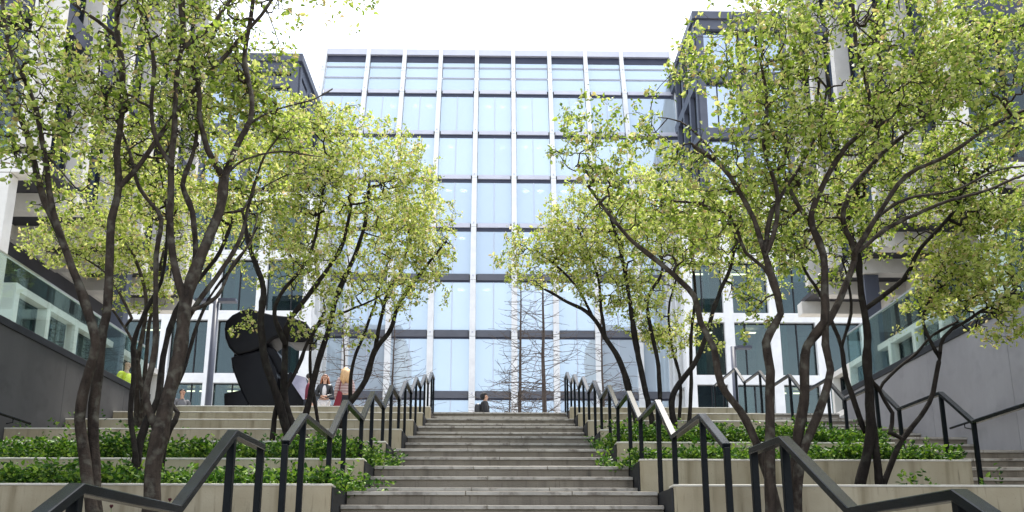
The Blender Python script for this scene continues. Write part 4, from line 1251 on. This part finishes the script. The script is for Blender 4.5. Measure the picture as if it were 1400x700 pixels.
    for n in 'lr':
        skinned('shoe', [W(Vector(J['ank' + n]) - Vector((0, -0.02, 0.03))), W(J['toe' + n])], [(0, 1)], [(.05 * s, .05 * s), (.042 * s, .036 * s)], M['cl_black'], t)
    if jacket_open:
        blob('shirt', (0, -0.085, 1.22), (.062, .05, .20), jacket_open, t)
    def hairshape(c):
        if c.y < -0.15 and c.z < 0.45: c.y = -0.15
        return c
    blob('hair', (0, 0.018, 1.672), (.092, .108, .088), hair, t, 12, hairshape)
    if hairlen:
        b = MB()
        for i in range(15):
            a = math.pi * (i / 14) * 1.15 - 0.075 * math.pi
            ux, uy = math.cos(a), math.sin(a)
            L = hairlen * (0.85 + 0.3 * random.random())
            q = [W((ux * .085, uy * .09 + .02, 1.69)), W((ux * .10, uy * .10 + .025, 1.58)), W((ux * .125, uy * .12 + .03, 1.58 - L * 0.55)), W((ux * .115, uy * .115 + .03, 1.58 - L))]
            b.tube(q, [.028 * s, .030 * s, .028 * s, .006 * s], 7)
        b.build('hair', hair, t)
    if hood:
        blob('hood', (0, 0.03, 1.665), (.115, .125, .125), top, t, 12, hairshape)
    return t, W
def px_x(px, py, Y): return at(px, py, Y).x
t, W = person(px_x(472, 520, 21.8), 21.8, R(180 + 12), 1.70, 'woman with long blond hair seen from behind in a pink striped top', M['h_blond'], 0.30, M['cl_pink'], M['cl_black'], female=True)
c = W((0.26, 0.02, 0))
bag = thing('shoulder_bag', (px_x(461, 545, 21.55), 21.55, PLAZA + 0.45), 'long crimson bag hanging at the left side of the blond woman', 'bag')
b = MB()
bx, bz = px_x(461, 545, 21.55), PLAZA
b.prism([(bx - 0.13, 21.5, bz + 0.46), (bx + 0.07, 21.5, bz + 0.44), (bx + 0.12, 21.5, bz + 0.98), (bx + 0.02, 21.5, bz + 1.02)], (0, 0.14, 0)); b.build('pouch', M['red'], bag, bevel=0.02)
b = MB(); b.tube([(bx + 0.04, 21.57, bz + 1.0), (bx + 0.05, 21.66, bz + 1.25), (bx + 0.03, 21.78, bz + 1.44)], 0.012, 6); b.build('strap', M['red'], bag)
person(px_x(444, 530, 22.3), 22.3, R(8), 1.63, 'smiling auburn haired woman in black leather jacket over a white top', M['h_ginger'], 0.20, M['cl_leather'], M['cl_white'], arms='fold', jacket_open=M['cl_white'], female=True)
person(px_x(424, 530, 22.8), 22.8, R(100), 1.78, 'person in a maroon top half hidden between stems, left of the auburn haired woman', M['h_dark'], 0, M['cl_maroon'], M['cl_jean'])
person(px_x(249, 545, 24.6), 24.6, R(38), 1.72, 'man with short dark hair and grey jacket standing left of the sculpture', M['h_dark'], 0, M['cl_grey'], M['cl_jean'])
person(px_x(174, 500, 21.4), 21.4, R(70), 1.76, 'worker in a bright yellow safety jacket behind the left glass balustrade', M['h_dark'], 0, M['cl_hivis'], M['cl_jean'])
t, W = person(px_x(663, 550, 25.1), 25.1, R(90), 1.73, 'walker in black hooded coat crossing the top of the stairs', M['h_dark'], 0, M['cl_black'], M['cl_black'], stride=0.22, hood=True, bulk=0.055)
c = W((0.0, 0.24, 1.18))
bp = thing('backpack', tuple(W((0, 0.22, 0.98))), 'black backpack worn by the hooded walker', 'backpack')
bm = bmesh.new(); bmesh.ops.create_uvsphere(bm, u_segments=20, v_segments=12, radius=1)
for v in bm.verts:
    q = Vector((math.copysign(abs(v.co.x) ** 0.6, v.co.x) * 0.15, math.copysign(abs(v.co.y) ** 0.7, v.co.y) * 0.11, math.copysign(abs(v.co.z) ** 0.6, v.co.z) * 0.23))
    v.co = W(q + Vector((0, 0.215, 1.20))) - origin(bp)
me = bpy.data.meshes.new('sack'); bm.to_mesh(me); bm.free(); me.materials.append(M['cl_leather'])
for f in me.polygons: f.use_smooth = True
link('sack', me, bp)
b = MB()
for sd in (-1, 1): b.tube([W((sd * 0.09, 0.14, 1.40)), W((sd * 0.11, 0.0, 1.46)), W((sd * 0.115, -0.135, 1.33)), W((sd * 0.12, -0.08, 1.12)), W((sd * 0.11, 0.13, 1.04))], 0.012, 6)
b.build('strap', M['cl_leather'], bp)

# ------------------------------------------------------------------ sky, sun, camera
SUN_EL, SUN_AZ = 70.0, 20.0          # azimuth measured from +y (ahead) towards +x (right)
w = bpy.data.worlds.new('World'); scene.world = w
w.use_nodes = True
nt = w.node_tree; N, L = nt.nodes, nt.links
bg = N['Background']
sky = N.new('ShaderNodeTexSky'); sky.sky_type = 'NISHITA'; sky.sun_disc = False
sky.sun_elevation = R(SUN_EL); sky.sun_rotation = R(SUN_AZ)
sky.air_density = 1.0; sky.dust_density = 2.5; sky.ozone_density = 1.0
tc = N.new('ShaderNodeTexCoord'); mp = N.new('ShaderNodeMapping'); mp.inputs['Scale'].default_value = (1.6, 1.6, 3.2)
L.new(tc.outputs['Generated'], mp.inputs[0])
nz = N.new('ShaderNodeTexNoise'); nz.inputs['Scale'].default_value = 1.4; nz.inputs['Detail'].default_value = 6
L.new(mp.outputs[0], nz.inputs['Vector'])
cr = N.new('ShaderNodeValToRGB'); cr.color_ramp.elements[0].position = 0.38; cr.color_ramp.elements[1].position = 0.66
cr.color_ramp.elements[0].color = (0.36, 0.36, 0.36, 1); cr.color_ramp.elements[1].color = (0.68, 0.68, 0.68, 1)
L.new(nz.outputs['Fac'], cr.inputs[0])
mx = N.new('ShaderNodeMixRGB'); mx.inputs['Color2'].default_value = (8.5, 8.8, 9.2, 1)
L.new(cr.outputs[0], mx.inputs['Fac']); L.new(sky.outputs[0], mx.inputs['Color1'])
L.new(mx.outputs[0], bg.inputs['Color']); bg.inputs['Strength'].default_value = 0.12
sd = bpy.data.lights.new('sun', 'SUN'); sd.energy = 3.2; sd.angle = R(11); sd.color = (1.0, 0.95, 0.87)
so = bpy.data.objects.new('sun', sd); col.objects.link(so)
dv = Vector((math.sin(R(SUN_AZ)) * math.cos(R(SUN_EL)), math.cos(R(SUN_AZ)) * math.cos(R(SUN_EL)), math.sin(R(SUN_EL))))
so.rotation_euler = dv.to_track_quat('Z', 'Y').to_euler()
so.location = dv * 60

cd = bpy.data.cameras.new('camera')
cam = bpy.data.objects.new('camera', cd); col.objects.link(cam)
cd.sensor_width = 36; cd.lens = 36 * FPX / 1400
cd.shift_x = 0.0
cd.shift_y = (PCY - 350) / 1400
cd.clip_start = 0.05; cd.clip_end = 1000
cam.rotation_euler = (R(90) + PITCH, 0, -YAW)
scene.camera = cam

scene.view_settings.view_transform = 'Standard'
scene.view_settings.look = 'None'
scene.view_settings.exposure = 1.38
scene.view_settings.gamma = 1
scene.cycles.max_bounces = 8
scene.cycles.transparent_max_bounces = 12
scene.cycles.use_denoising = True
